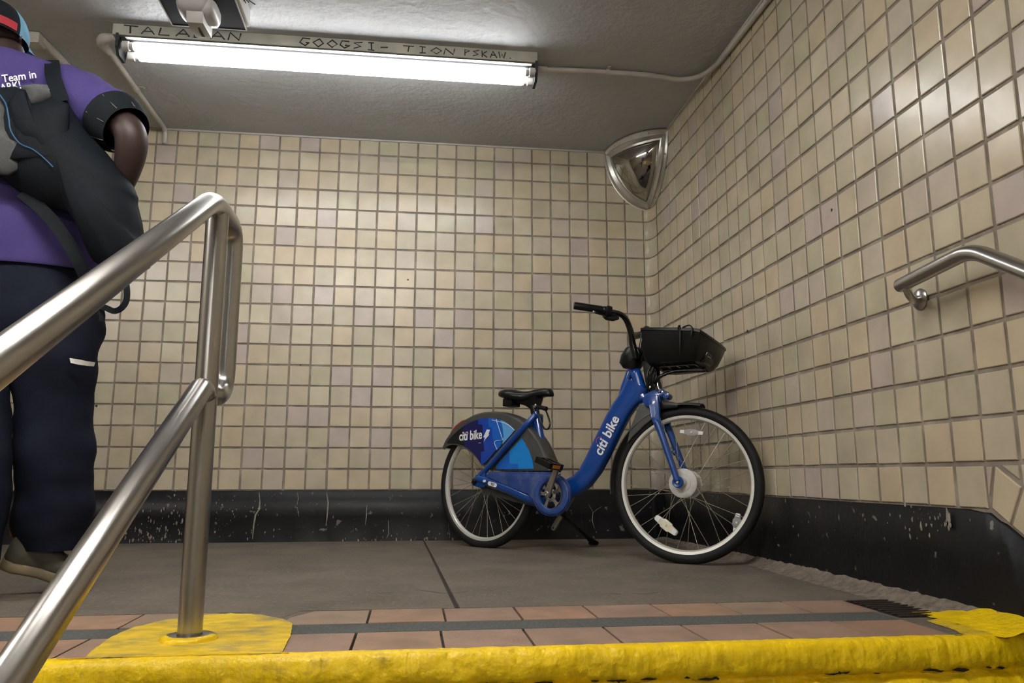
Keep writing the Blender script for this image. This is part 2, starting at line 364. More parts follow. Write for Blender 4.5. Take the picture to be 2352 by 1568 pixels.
b = MB(); b.add([p for z in (0, BASE) for p in cove_pts(0.012, z=z)], [(i, i + 1, i + 10, i + 9) for i in range(8)]); b.build('cove_base', M_black, br, angle=180)
# cracks and chips in the black paint (raw plaster showing): real slivers, a hair proud
def crack(pts, wd, parent, plane):
    b = MB(); P = [plane(u, v) for u, v in pts]
    nrm = V((0, -1, 0)) if parent is bb else V((-1, 0, 0)); side = V((1, 0, 0)) if parent is bb else V((0, 1, 0))
    L_, R_ = [], []
    for i, p in enumerate(P):
        w_ = wd * (0.5 + random.random()) * (0.4 if i in (0, len(P) - 1) else 1)
        L_.append(p - side * w_ / 2 + nrm * .0012); R_.append(p + side * w_ / 2 + nrm * .0012)
    b.loft([L_, R_], cap=False, close=False); b.build('crack', M_chip, parent, smooth=False)
pb = lambda u, v: ony(u, v, -0.0155); pr_ = lambda u, v: onx(u, v, -0.0155)
def jag(p0, p1, n, a): return [(p0[0] + (p1[0] - p0[0]) * i / n + random.uniform(-a, a), p0[1] + (p1[1] - p0[1]) * i / n) for i in range(n + 1)]
for pts, wd in [([(595, 1130), (597, 1150), (596, 1168), (587, 1182), (583, 1205), (580, 1238)], .007), ([(683, 1130), (685, 1145), (682, 1160)], .005), ([(683, 1165), (686, 1185)], .003), ([(750, 1130), (754, 1155), (751, 1190), (749, 1206)], .006),
                ([(843, 1160), (841, 1190), (839, 1205)], .004), ([(892, 1195), (893, 1225), (888, 1236)], .007), ([(1352, 1158), (1362, 1175), (1360, 1195), (1366, 1215)], .005), ([(1383, 1162), (1370, 1170), (1362, 1178)], .004), ([(1030, 1195), (1033, 1235)], .006)]:
    crack(pts, wd, bb, pb)
def chips(n, rng, parent, plane, smax):
    b = MB()
    for _ in range(n):
        u, v = rng(); k = random.randint(5, 8); s = random.uniform(.15, 1) ** 2 * smax; c = plane(u, v); ph = random.random() * 6
        ax = X_ if parent is bb else Y_; nrm = V((0, -1, 0)) if parent is bb else V((-1, 0, 0))
        P = [c + ax * (math.cos(ph + 2 * PI * i / k) * s * random.uniform(.2, .8)) + Z_ * (math.sin(ph + 2 * PI * i / k) * s * random.uniform(.5, 2.0)) for i in range(k)]
        b.plate([p + nrm * .0010 for p in P], -nrm * .0016)
    b.build('paint_chips', M_chip, parent, smooth=False, kind='stuff')
chips(160, lambda: (random.gauss(355, 55), 1245 - abs(random.gauss(0, 45))), bb, pb, .009)
chips(90, lambda: (random.gauss(510, 60), random.uniform(1135, 1240)), bb, pb, .006)
chips(60, lambda: (random.uniform(30, 1400), random.uniform(1132, 1238)), bb, pb, .0045)
chips(46, lambda: (random.uniform(780, 1050), 1243 - abs(random.gauss(0, 8))), bb, pb, .008)
chips(30, lambda: (random.gauss(2125, 40), random.gauss(1190, 16)), br, pr_, .010)
chips(18, lambda: (random.uniform(1780, 2230), random.uniform(1175, 1290)), br, pr_, .005)
chips(4, lambda: (random.gauss(2182, 3), random.gauss(1200, 18)), br, pr_, .02)
# --- floor: two poured slabs with a joint, landing edge at YE
floor = slab('floor', (XL, YE, -0.16), (0.0, 0.02, -0.012), M_joint, kind='structure')
def flo(u, v, z=0.0): return onz(u, v, z)
ja, jb = V((-1.341, -0.01, 0)), V((-1.284, -2.212, 0))
def slabpoly(name, pts, m, parent, th=.012, bevel=.0015):
    b = MB(); b.plate([V(p) for p in pts], (0, 0, -th)); return b.build(name, m, parent, smooth=False, bevel=bevel)
slabpoly('floor_slab', [(XL, -0.0, 0), (ja.x - .004, -0.0, 0), (jb.x - .007, jb.y, 0), (-1.70, -2.212, 0), (-1.76, -2.40, 0), (-1.80, -2.40, 0), (-1.80, -2.212, 0), (XL, -2.212, 0)], M_conc, floor)
slabpoly('floor_slab', [(ja.x + .004, 0, 0), (0, 0, 0), (0, -2.212, 0), (jb.x + .007, jb.y, 0)], M_conc, floor)
slabpoly('floor_slab', [(-0.20, -2.212, 0), (0, -2.212, 0), (0, YE + .002, 0), (-0.20, YE + .002, 0)], M_conc, floor)
# pavers: two rows of 190 mm square red pavers
P_ = 0.1915
for row, (y1, y0) in enumerate(((-2.218, -2.408), (-2.52, -2.712))):
    for k in range(0, 21):
        x1 = -0.366 - (k - 1) * P_ if row == 0 else -0.383 - (k - 1) * P_; x0 = x1 - P_
        if x1 > -0.16: x1 = -0.2
        g = .003; pts = [(x0 + g, y0 + g), (x1 - g, y0 + g), (x1 - g, y1 - g), (x0 + g, y1 - g)]
        if row == 0 and k == 7: pts = [(x0 - .012, y0 + g), (x1 - g, y0 + g), (x1 - g, y1 - g), (x0 + .045, y1 - g), (x0 - .005, y1 - .09)]
        if row == 0 and k in (8,): continue
        if row == 0 and k == 9: pts = [(x0 + g, y0 + g), (x1 - .10, y0 + g), (x1 - .0, y1 - g), (x0 + g, y1 - g)]
        b = MB(); zt = random.uniform(-.0004, .0012); b.plate([V((x, y, zt)) for x, y in pts], (0, 0, -.011)); b.build('paver', random.choice(M_brick), floor, smooth=False, bevel=.0012)
slabpoly('grit_strip', [(XL, -2.411, -.0005), (-0.2, -2.411, -.0005), (-0.2, -2.517, -.0005), (XL, -2.517, -.0005)], M_grit, floor, .01)
slabpoly('mortar_patch', [(-1.90, -2.213, -.0008), (-1.60, -2.213, -.0008), (-1.60, -2.30, -.0008), (-1.69, -2.408, -.0008), (-1.90, -2.408, -.0008)], M_conc, floor, .010)
# rough mortar fillet along the right wall
b = MB(); rings = []
for i in range(0, 150):
    y = -0.02 - i * 0.018; s = .5 + .5 * min(1, max(0, (-y - .2) / 1.5)); nz = noise.noise(V((0, y * 14, 0))) * .5 + noise.noise(V((0, y * 45, 3))) * .4
    r = []
    for q in range(6):
        t = q / 5; x = -0.078 * s * (1 - t) - 0.008; z = 0.0005 + (0.034 * s * t ** 1.8) * (1 + .35 * nz) + noise.noise(V((t * 5, y * 40, 1))) * .0035 * (t > 0)
        r.append(V((x, y, z)))
    rings.append(r)
b.loft(rings, cap=False, close=False); b.build('mortar_fillet', M_fillet, floor, angle=180)
# thin worn line parallel to the wall
b = MB(); L_ = [flo(1660, 1286), flo(1780, 1306), flo(1900, 1332), flo(2010, 1358), flo(2090, 1378)]
b.loft([[p + V((0, 0, .0012)) for p in L_], [p + V((-.006, -.004, .0012)) for p in L_]], cap=False, close=False); b.build('worn_line', M_fillet, floor, smooth=False)
# small debris specks and hairline cracks on the slab
for pts in ([(955, 1354), (985, 1357), (1015, 1362), (1045, 1361), (1075, 1358)], [(1400, 1362), (1425, 1364)], [(1450, 1362), (1480, 1364), (1510, 1360)], [(870, 1362), (905, 1360)]):
    b = MB(); q = [flo(u, v) + Z_ * .0006 for u, v in pts]; b.loft([q, [p + V((0, -.007, 0)) for p in q]], cap=False, close=False); b.build('hairline_crack', M_joint, floor, smooth=False)
# --- yellow painted step edge
edge = MB(); rings = []; n = 1100
PROF = [(YE + .006, .0012), (YE - .010, .0015), (YE - .022, -.004), (YE - .028, -.018), (YE - .030, -.035), (YE - .030, -.052), (YE - .026, -.064), (YE - .012, -.069), (YE - .006, -.074), (YE - .014, -.080), (YE - .026, -.088), (YE - .030, -.11), (YE - .031, -.14), (YE - .03, -.20)]
for i in range(n + 1):
    x = XL + 3.1 * i / 150 if i < 150 else -2.5 + 2.5 * (i - 150) / (n - 150); r = []
    for q, (y, z) in enumerate(PROF):
        a = noise.noise(V((x * 22, z * 60, 1))); c_ = noise.noise(V((x * 70, z * 120, 5))); dd = noise.noise(V((x * 6, 0, 9)))
        fl = noise.noise(V((x * 9, z * 25, 14))); fl2 = noise.noise(V((x * 30, z * 45, 21))); dy = a * .0035 + c_ * .0022 - (.0022 if fl > .12 else 0) - (.0016 if fl2 > .15 else 0); dz = 0
        if 6 <= q <= 10: dz = noise.noise(V((x * 12, q * .7, 2))) * .008 + noise.noise(V((x * 45, q, 2))) * .004; dy += noise.noise(V((x * 18, q * 1.3, 4))) * .009
        if q == 0: dy = a * .006 + c_ * .004
        r.append(V((x, y + dy, z + dz + (dd * .002 if q > 0 else 0))))
    rings.append(r)
edge.loft(rings, cap=False, close=False)
step_edge = sub(edge.build('trim_3', M_yel, kind='structure', angle=180))
for _ in range(46):
    x = random.uniform(-2.2, -.02); ln = random.uniform(.006, .045); z0 = -.0665 + random.uniform(-.002, .003); b = MB()
    q = [V((x, YE - .030, z0)), V((x + ln * .4, YE - .0315, z0 + random.uniform(.001, .004))), V((x + ln, YE - .030, z0 + .0005)), V((x + ln * .6, YE - .030, z0 - random.uniform(.001, .004)))]
    b.plate(q, (0, .012, 0)); b.build('paint_gap', M_dark, step_edge, smooth=False)
def paint_patch(pts, z, m=M_yelw, name='paint_patch', jit=2.0):
    P = []
    for i in range(len(pts)):
        (a, b_), (c_, d_) = pts[i], pts[(i + 1) % len(pts)]
        for k in range(6): t = k / 6; P.append((a + (c_ - a) * t + random.uniform(-jit, jit), b_ + (d_ - b_) * t + random.uniform(-jit, jit) * .35))
    b = MB(); b.plate([V((q.x, max(q.y, YE - .007 + random.uniform(-.002, .002)), q.z)) for q in [flo(u, v, z) for u, v in P]], (0, 0, -.002)); return b.build(name, m, step_edge, smooth=False)
paint_patch([(190, 1514), (215, 1490), (250, 1465), (300, 1442), (370, 1424), (450, 1413), (530, 1408), (600, 1411), (650, 1420), (671, 1432), (668, 1455), (655, 1480), (645, 1500), (560, 1506), (400, 1512), (250, 1522)], .0032)
paint_patch([(110, 1524), (150, 1517), (240, 1514), (450, 1496), (520, 1494), (640, 1496), (660, 1502), (640, 1512), (100, 1530)], .0036, M_yel, jit=1.5)
paint_patch([(2128, 1424), (2180, 1418), (2245, 1414), (2290, 1408), (2352, 1415), (2420, 1470), (2240, 1472), (2232, 1462), (2180, 1440)], .0034)
# painted mound against the right wall
b = MB(); rings = []
for i in range(14):
    t = i / 13; y = -2.44 - t * .33; r = []
    for q in range(7):
        s = q / 6; x = -0.11 * (1 - s) - .002; z = .003 + .035 * s ** 1.3 * math.sin(PI * min(1, t * 1.6 + .05) / 2) + noise.noise(V((x * 40, y * 30, 0))) * .005
        r.append(V((x, y, z)))
    rings.append(r)
b.loft(rings, cap=False, close=False); b.build('paint_mound', M_yel, step_edge, angle=180)
# stairs going down behind the camera side
st = MB()
for k in range(14):
    z = -0.165 * (k + 1); y = YE - .02 - .29 * k
    st.box((XL / 2, y - .16, z - .09), X_, Y_, Z_, -XL / 2, .17, .09)
st.box((XL / 2, (y + YF) / 2 - .2, z - .1), X_, Y_, Z_, -XL / 2, (y - YF) / 2 + .2, .08)
st.build('floor_stairs', M_conc, smooth=False, kind='structure')

# --- drain grate
gp = empty('drain_grate', flo(2090, 1398), 'dark rusty floor grate sunk beside the right wall base near the step edge', 'grate')
q = [flo(1950, 1381), flo(2075, 1381), flo(2215, 1413), flo(2105, 1420)]
q = [V((-0.185, -2.235, 0)), V((-0.045, -2.235, 0)), V((-0.045, -2.50, 0)), V((-0.185, -2.50, 0))]
b = MB(); b.plate([p + Z_ * .0008 for p in q], (0, 0, -.002)); b.build('frame', M_rust, gp, smooth=False)
for i in range(9):
    y = -2.25 - i * .0293; b = MB(); b.box((-0.115, y - .008, .0030), X_, Y_, Z_, .066, .0075, .0022); b.build('bar', M_rust, gp, smooth=False, bevel=.001)

for (u, v, sz, wl) in ((937, 642, .007, 0), (690, 838, .005, 0), (215, 995, .010, 0), (222, 932, .010, 0), (755, 1022, .004, 0), (1910, 482, .007, 1), (1717, 760, .009, 1), (1008, 387, .003, 0)):
    pl_ = wall_right if wl else wall_back; c = onx(u, v, -.0047) if wl else ony(u, v, -.0050); ax = Y_ if wl else X_; nr = V((-1, 0, 0)) if wl else V((0, -1, 0)); b = MB()
    P = [c + ax * (math.cos(k) * sz * random.uniform(.4, .9)) + Z_ * (math.sin(k) * sz * random.uniform(.5, 1)) for k in (0, .9, 1.9, 2.9, 3.8, 4.7, 5.6)]
    b.plate([p + nr * .001 for p in P], -nr * .0012); b.build('dark_spot', M_rust, pl_, smooth=False)
# ------------------------------------------------------------------ CORNER MIRROR
mc = V((-0.004, -0.004, CEIL - .004)); mt = empty('corner_mirror', mc, 'quarter-dome convex security mirror with riveted metal frame in the ceiling corner', 'mirror')
EA, EB, EC = V((-.285, 0, 0)), V((0, -.375, 0)), V((0, 0, -.365))
def oct_pt(a, b_, c_, r): d = math.sqrt(a * a + b_ * b_ + c_ * c_); return mc + (EA * a + EB * b_ + EC * c_) / d * r
def shrink(w3, k): m_ = (w3[0] + w3[1] + w3[2]) / 3; return tuple(x + (1 / 3 - x) * k for x in w3)
def border(n=16):
    vs = [(1, 0, 0), (0, 1, 0), (0, 0, 1)]; out = []
    for i in range(3):
        A, B = vs[i], vs[(i + 1) % 3]
        for k in range(n):
            t = k / n; out.append(tuple(A[j] * (1 - t) + B[j] * t for j in range(3)))
    return out
def mring(k, r): return [oct_pt(*shrink(p, k), r) for p in border()]
b = MB(); b.loft([mring(0, .985), mring(0, 1.0), mring(.02, 1.005), mring(.03, .985), mring(.16, .955), mring(.18, .975), mring(.21, .985), mring(.30, .93), mring(.36, .925), mring(.38, .90)], cap=False); b.build('frame', M_mframe, mt, angle=35)
b = MB(); ks = [.36, .45, .55, .65, .75, .85, .95, .999]; b.loft([mring(k, .915 + .05 * math.sin((k - .36) / .64 * PI / 2)) for k in ks], cap=True); b.build('mirror_dome', M_mirror, mt, angle=180)
for i in range(3):
    for t in (.28, .72):
        vs = [(1, 0, 0), (0, 1, 0), (0, 0, 1)]; A, B = vs[i], vs[(i + 1) % 3]; p3 = shrink(tuple(A[j] * (1 - t) + B[j] * t for j in range(3)), .09)
        p = oct_pt(*p3, .972); b = MB(); b.lathe(p, (p - mc), [(.0001, .004), (.003, .003), (.005, 0), (.005, -.004)], 10); b.build('rivet', M_alu, mt)

# ------------------------------------------------------------------ LIGHT FIXTURE
lf = empty('fluorescent_light', (-1.82, -1.03, CEIL), 'long twin-tube fluorescent ceiling light with marker graffiti on its housing', 'ceiling light')
b = MB(); b.box((-1.815, -1.035, 2.279), X_, Y_, Z_, .942, .052, .026); b.build('housing', M_house, lf, smooth=False, bevel=.003)
hs = sub(bpy.data.objects['housing'])
b = MB(); b.box((-1.80, -1.03, 2.244), X_, Y_, Z_, .925, .040, .011); b.build('channel', M_dark, lf, smooth=False)
b = MB()
prf = [(-1.096, 2.238), (-1.082, 2.248), (-1.06, 2.250), (-1.0, 2.250), (-.960, 2.244), (-.945, 2.232), (-.960, 2.237), (-1.0, 2.243), (-1.06, 2.243), (-1.078, 2.241)]
b.prism([V((-2.70, y, z)) for y, z in prf], [V((-.90, y, z)) for y, z in prf]); b.build('reflector', M_whitep, lf, smooth=False)
for s, x in ((1, -2.735), (-1, -.878)):
    b = MB(); b.prism([V((x - .006, y, z)) for y, z in ((-1.09, 2.26), (-1.085, 2.20), (-1.06, 2.17), (-.99, 2.17), (-.97, 2.26))], [V((x + .006, y, z)) for y, z in ((-1.09, 2.26), (-1.085, 2.20), (-1.06, 2.17), (-.99, 2.17), (-.97, 2.26))]); b.build('end_plate', M_dark, lf, smooth=False)
    for y, z in ((-1.066, 2.212), (-.990, 2.204)):
        b = MB(); b.lathe((x + s * .020 if s > 0 else x - .004, y, z), (s, 0, 0), [(.001, 0), (.021, 0), (.021, .026), (.017, .030), (.017, .045), (.001, .045)], 16); b.build('lamp_socket', M_lgrey, lf)
for y, z in ((-1.066, 2.212), (-.990, 2.204)):
    b = MB(); b.lathe((-2.672, y, z), (1, 0, 0), [(.001, 0), (.012, 0), (.0185, .006), (.0185, 1.738), (.012, 1.744), (.001, 1.744)], 20); b.build('tube', M_tube, lf)
GL = {'T': [[(0, 1), (1, 1)], [(.5, 1), (.45, 0)]], 'A': [[(0, 0), (.45, 1), (1, 0)], [(.2, .4), (.8, .4)]], 'L': [[(.1, 1), (0, 0), (.8, 0)]], 'I': [[(.2, 1), (.8, 1)], [(.5, 1), (.5, 0)], [(.2, 0), (.8, 0)]],
      'B': [[(.1, 0), (0, 1), (.7, .85), (.1, .55), (.9, .3), (.1, 0)]], 'N': [[(0, 0), (.1, 1), (.8, 0), (.9, 1)]], 'G': [[(.9, .9), (.2, 1), (0, .4), (.5, 0), (.9, .4), (.5, .45)]], 'O': [[(.5, 1), (0, .5), (.5, 0), (1, .5), (.5, 1)]],
      'S': [[(.9, 1), (.1, .8), (.8, .4), (0, 0)]], '-': [[(.1, .5), (.9, .5)]], 'P': [[(.1, 0), (.1, 1), (.8, .8), (.1, .5)]], 'K': [[(.1, 0), (.1, 1)], [(.8, 1), (.1, .45), (.9, 0)]], 'W': [[(0, 1), (.25, 0), (.5, .7), (.75, 0), (1, 1)]], '.': [[(.4, 0), (.5, .08)]], ' ': [], 'H': [[(0, 0), (0, 1)], [(0, .5), (.8, .5)], [(.8, 0), (.8, 1)]]}
def graffiti(word, x0, x1, zc, h, th):
    st_ = (x1 - x0) / len(word)
    for i, ch in enumerate(word):
        for s in GL[ch]:
            b = MB()
            P = [V((x0 + st_ * (i + .08 + .78 * x + random.uniform(-.04, .04)), -1.0875, zc - h / 2 + h * (y + random.uniform(-.06, .06)))) for x, y in s]
            b.tube(P, th, 5, flat=1.0); b.build('graffiti_stroke', M_ink, hs, smooth=False)
graffiti('TALABAN', -2.715, -2.20, 2.279, .034, .0034)
graffiti('GOOGSI-', -1.96, -1.55, 2.277, .036, .0034)
graffiti('TION', -1.50, -1.25, 2.277, .030, .0028)
graffiti('PSKAW.', -1.22, -.98, 2.277, .030, .0028)

# ------------------------------------------------------------------ CONDUITS
def conduit(name, pts, r, label, clips=(), sub_=6, coup=()):
    t = empty(name, pts[0], label, 'conduit'); b = MB(); b.tube(pts, r, 14, sub=sub_); b.build('pipe', M_cream, t, angle=180)
    for (p, ax) in clips:
        b = MB(); ax = V(ax).normalized(); s = ax.cross(Z_).normalized(); b.tube([V(p) - ax * .008, V(p) + ax * .008], r + .003, 14); b.box(V(p) + Z_ * (r - .001) + s * (r + .010), ax, s, Z_, .008, .014, .002); b.build('clip', M_cream, t)
    for (p, ax) in coup:
        b = MB(); ax = V(ax).normalized(); b.tube([V(p) - ax * .022, V(p) + ax * .022], r + .006, 16); b.build('coupling', M_cream, t)
    return t
zc = CEIL - .016
conduit('wall_conduit', [(-.872, -.965, zc - .008), (-.70, -.97, zc), (-.50, -.975, zc), (-.34, -.975, zc), (-.25, -.968, zc - .002), (-.14, -.958, zc - .004), (-.055, -1.02, zc - .012), (-.024, -1.17, zc - .022), (-.022, -1.35, zc - .026), (-.022, -1.58, zc - .030), (-.022, -1.80, zc - .032), (-.022, -2.6, zc - .032), (-.022, -4.0, zc - .032)], .0125,
        'cream painted conduit curving from the light fixture along the top of the right wall', clips=[((-.51, -.976, zc), (1, 0, 0)), ((-.022, -1.68, zc - .03), (0, 1, 0))], coup=[((-.83, -.966, zc - .006), (1, 0, 0))])
t = conduit('ceiling_conduit', [(-2.84, -.985, zc), (-2.848, -.86, zc), (-2.85, -.55, zc), (-2.85, -.30, zc), (-2.85, -.19, zc), (-2.85, -.05, zc), (-2.85, -.020, zc - .03), (-2.85, -.018, zc - .08)], .0135,
            'cream painted conduit running from the light fixture to the back wall', clips=[((-2.85, -.50, zc), (0, 1, 0))])
b = MB(); b.tube([(-2.745, -.975, zc), (-2.79, -.985, zc), (-2.83, -.975, zc), (-2.852, -.94, zc), (-2.852, -.86, zc)], [.019, .020, .027, .026, .017], 14, sub=3); b.build('elbow_fitting', M_cream, t)
t = conduit('flat_conduit', [(-3.12, -.93, zc), (-3.105, -.76, zc), (-3.10, -.4, zc), (-3.10, -.02, zc)], .019, 'thick cream conduit on the ceiling beside the cap of the person')
b = MB(); b.box((-3.19, -.945, CEIL - .028), X_, Y_, Z_, .085, .034, .026); b.build('junction_box', M_cream, t, bevel=.008)

# ------------------------------------------------------------------ CEILING CAMERA ON DARK PLATE
zp = 2.225
a0, a1 = onz(395, 56, zp), onz(567, 72, zp)
xm = (a0.x + a1.x) / 2; hw = (a1.x - a0.x) / 2; yf = (a0.y + a1.y) / 2
pl = empty('ceiling_sensor', (xm, yf - hw, CEIL), 'pale grey sensor unit on a dark square plate hanging in front of the light fixture', 'sensor')
b = MB(); b.box((xm, yf - hw, zp + .004), X_, Y_, Z_, hw, hw, .004); b.build('plate', M_navyp, pl, smooth=False, bevel=.0015)
b = MB()
for s in (1, -1):
    b.box((xm, yf - hw + s * hw, zp + .0005), X_, Y_, Z_, hw + .002, .0022, .0022); b.box((xm + s * hw, yf - hw, zp + .0005), X_, Y_, Z_, .0022, hw + .002, .0022)
b.build('plate_rim', M_whitep, pl, smooth=False)
b = MB(); b.box((xm + .012, yf - hw + .01, (zp + CEIL) / 2 + .004), X_, Y_, Z_, hw + .004, hw - .03, (CEIL - zp) / 2 - .002); b.build('mounting_box', M_lgrey, pl, smooth=False, bevel=.004)
cx = xm + .0; hyf = yf - .10
def rsec(c, rx, ry, n=20, e=.6):
    out = []
    for k in range(n):
        a = 2 * PI * k / n; ca, sa = math.cos(a), math.sin(a); out.append(V(c) + V((math.copysign(abs(ca) ** e, ca) * rx, math.copysign(abs(sa) ** e, sa) * ry, 0)))
    return out
b = MB(); b.loft([rsec((cx - .010, hyf - .065, z), .070 * k, .085 * k) for z, k in ((zp, 1), (zp - .02, 1), (zp - .042, .92), (zp - .055, .75), (zp - .060, .5))]); b.build('sensor_body', M_lgrey, pl, angle=60)
b = MB(); b.loft([rsec((cx + .042, hyf - .06, z), .034 * k, .072 * k) for z, k in ((zp - .01, 1), (zp - .04, 1), (zp - .058, .85), (zp - .064, .5))]); b.build('side_lobe', M_lgrey, pl, angle=60)
b = MB(); b.prism([V((cx - .035, hyf + y, z)) for y, z in ((-.12, zp - .04), (.035, zp - .03), (.035, zp - .085), (-.10, zp - .10))], [V((cx + .030, hyf + y, z)) for y, z in ((-.12, zp - .04), (.035, zp - .03), (.035, zp - .085), (-.10, zp - .10))]); b.build('lens_block', M_lgrey, pl, bevel=.004)
b = MB(); b.prism([V((cx - .006, hyf + y, z)) for y, z in ((-.06, zp - .0945), (.02, zp - .088), (.02, zp - .084), (-.06, zp - .092))], [V((cx + .006, hyf + y, z)) for y, z in ((-.06, zp - .0975), (.02, zp - .090), (.02, zp - .084), (-.06, zp - .092))]); b.build('slot', M_dark, pl, smooth=False)
b = MB(); c0 = V((xm + hw + .012, yf - .16, CEIL - .012))
for _ in range(26): d_ = V((random.uniform(-.01, .05), random.uniform(-.06, .04), random.uniform(-.035, .0))); b.tube([c0, c0 + d_ * .6 + V((0, 0, -.004)), c0 + d_], .0022, 5)
b.build('cable_tuft', M_dark, pl)

# ------------------------------------------------------------------ HANDRAILS
XR = -1.887; R_ = .0255
def arc_path(pts, rad, n=7):
    pts = [V(p) for p in pts]; out = [pts[0]]
    for i in range(1, len(pts) - 1):
        a, p, c = pts[i - 1], pts[i], pts[i + 1]; d0 = (a - p).normalized(); d1 = (c - p).normalized()
        r_ = min(rad, (a - p).length * .45, (c - p).length * .45)
        q0, q1 = p + d0 * r_, p + d1 * r_
        for k in range(n + 1): t = k / n; out.append((1 - t) ** 2 * q0 + 2 * t * (1 - t) * p + t * t * q1)
    out.append(pts[-1]); return out
hr = empty('stair_handrail', (XR, -2.563, 0), 'brushed steel stair handrail with upper and lower rails on a floor post', 'handrail')
top = arc_path([(XR, -4.6, .983 - (4.6 - 2.61) * .585), (XR, -2.615, .983), (XR, -2.395, .983), (XR, -2.395, .555), (XR, -2.565, .530)], .062)
b = MB(); b.tube(top, R_, 24); b.build('upper_rail', M_steel, hr, angle=180)
low = arc_path([(XR, -2.563, .532), (XR, -2.602, .548), (XR, -4.4, .548 - (4.4 - 2.602) * .567)], .05)
b = MB(); b.tube(low, R_, 24); b.build('lower_rail', M_steel, hr, angle=180)
b = MB(); b.tube([(XR, -2.563, 0), (XR, -2.563, .966)], R_ + .0004, 24); b.build('post', M_steel, hr, angle=60)
b = MB(); b.lathe((XR, -2.563, 0.003), Z_, [(.027, .0), (.056, 0), (.056, .006), (.050, .009), (.027, .009)], 32); b.build('floor_flange', M_steel, hr)
b = MB(); rr = []
for k in range(0, 19):
    a = PI * 1.02 + PI * .96 * k / 18; wv = noise.noise(V((k * .6, 0, 0))) * .004
    rr.append([V((XR + math.cos(a) * r, -2.563 + math.sin(a) * r, z)) for r, z in ((.046 + wv, .0135), (.058, .012), (.061, .007), (.062 + wv, .003))])
b.loft(rr, cap=False, close=False); b.build('yellow_paint_smear', M_yel, hr, angle=180)
wr = empty('wall_handrail', (0, -2.42, .85), 'brushed steel handrail bracketed to the right tiled wall', 'handrail')
XW = -.085
b = MB(); e0, e1, e2 = onx(2072, 650, XW), onx(2222, 572, XW), onx(2352, 622, XW); dd = (e2 - e1).normalized()
pth = arc_path([V((XW, -2.470, .872)), V((XW, -2.752, .892)), V((XW, -2.752, .892)) + V((0, -1.6, -.96))], .05)
b.tube(pth, .0195, 24); b.lathe(pth[0], (0, 1, .02), [(.0195, -.001), (.019, .003), (.015, .006), (.0001, .007)], 24); b.build('rail', M_steel, wr, angle=60)
b = MB(); b.tube([(XW, -2.492, .862), (XW + .012, -2.487, .842), (XW + .035, -2.470, .832), (-.03, -2.452, .838), (-.004, -2.44, .842)], .011, 14, sub=4); b.build('bracket_arm', M_steel, wr, angle=180)
b = MB(); b.lathe((-.0046, -2.437, .842), (-1, 0, 0), [(.031, 0), (.031, .004), (.024, .011), (.0001, .014)], 28); b.build('wall_flange', M_steel, wr)
for s, (y, z, l) in enumerate(((-2.505, .800, .035), (-2.502, .775, .03), (-2.51, .76, .03))):
    pass

# ------------------------------------------------------------------ unseen lights: stair-foot hall light, plus fill fixtures added over stairs and left passage
def unseen_hall_light(loc, ax, ln, label):
    t = empty('unseen_hall_light', loc, label, 'ceiling light'); L0 = V(loc); ax = V(ax); sd = ax.cross(Z_)
    b = MB(); b.box(L0 - Z_ * .03, ax, sd, Z_, ln / 2 + .04, .08, .03); b.build('housing', M_whitep, t, smooth=False)
    for s in (-.035, .035):
        b = MB(); b.tube([L0 - Z_ * .085 + sd * s - ax * ln / 2, L0 - Z_ * .085 + sd * s + ax * ln / 2], .018, 14); b.build('tube', M_hall, t)
    for s in (-1, 1): b = MB(); b.box(L0 - Z_ * .08 + ax * (ln / 2 + .012) * s, ax, sd, Z_, .012, .06, .035); b.build('end_cap', M_lgrey, t, smooth=False)
unseen_hall_light((-1.75, -7.4, 1.75), (1, 0, 0), 1.5, 'twin-tube ceiling light at the foot of the stair hall')
unseen_hall_light((-1.9, -3.35, CEIL), (1, 0, 0), 1.5, 'added unseen twin-tube fill light above the stairs')  # out-of-view fill fixture, added to brighten the yellow step edge
unseen_hall_light((-4.3, -3.6, CEIL), (1, 0, 0), 1.5, 'added unseen twin-tube fill light along the left passage')  # out-of-view fixture added for fill from the left
# ------------------------------------------------------------------ BICYCLE
def mkframe(C, th, le, R):
    F = V((math.cos(th), math.sin(th), 0)); L0 = V((-math.sin(th), math.cos(th), 0))
    U = Z_ * math.cos(le) + L0 * math.sin(le); N = L0 * math.cos(le) - Z_ * math.sin(le)
    return (V(C) - U * R, F, N, U)
FB = mkframe((-1.036, -.422, .313), math.radians(-47.85), math.radians(4), .313)      # frame plane
FS = mkframe((-.291, -1.245, .316), math.radians(-39), math.radians(5), .316)         # steered plane
def at(fr, u, v, t):
    O, F, N, U = fr; d_ = ray(u, v); return CAM + d_ * (((O + N * t - CAM).dot(N)) / d_.dot(N))
def loc(fr, s, t, h): O, F, N, U = fr; return O + F * s + N * t + U * h
def slh(fr, p): O, F, N, U = fr; q = V(p) - O; return q.dot(F), q.dot(N), q.dot(U)
def mir(fr, p): s, t, h = slh(fr, p); return loc(fr, s, -t, h)
fb = lambda u, v, t: at(FB, u, v, t); fs = lambda u, v, t: at(FS, u, v, t)
bike = empty('bicycle', (-1.052, -.437, 0), 'blue electric share bicycle with black front basket parked in the tiled corner', 'bicycle')
_, BF, BN, BU = FB; _, SF, SN, SU = FS
RW = .3215
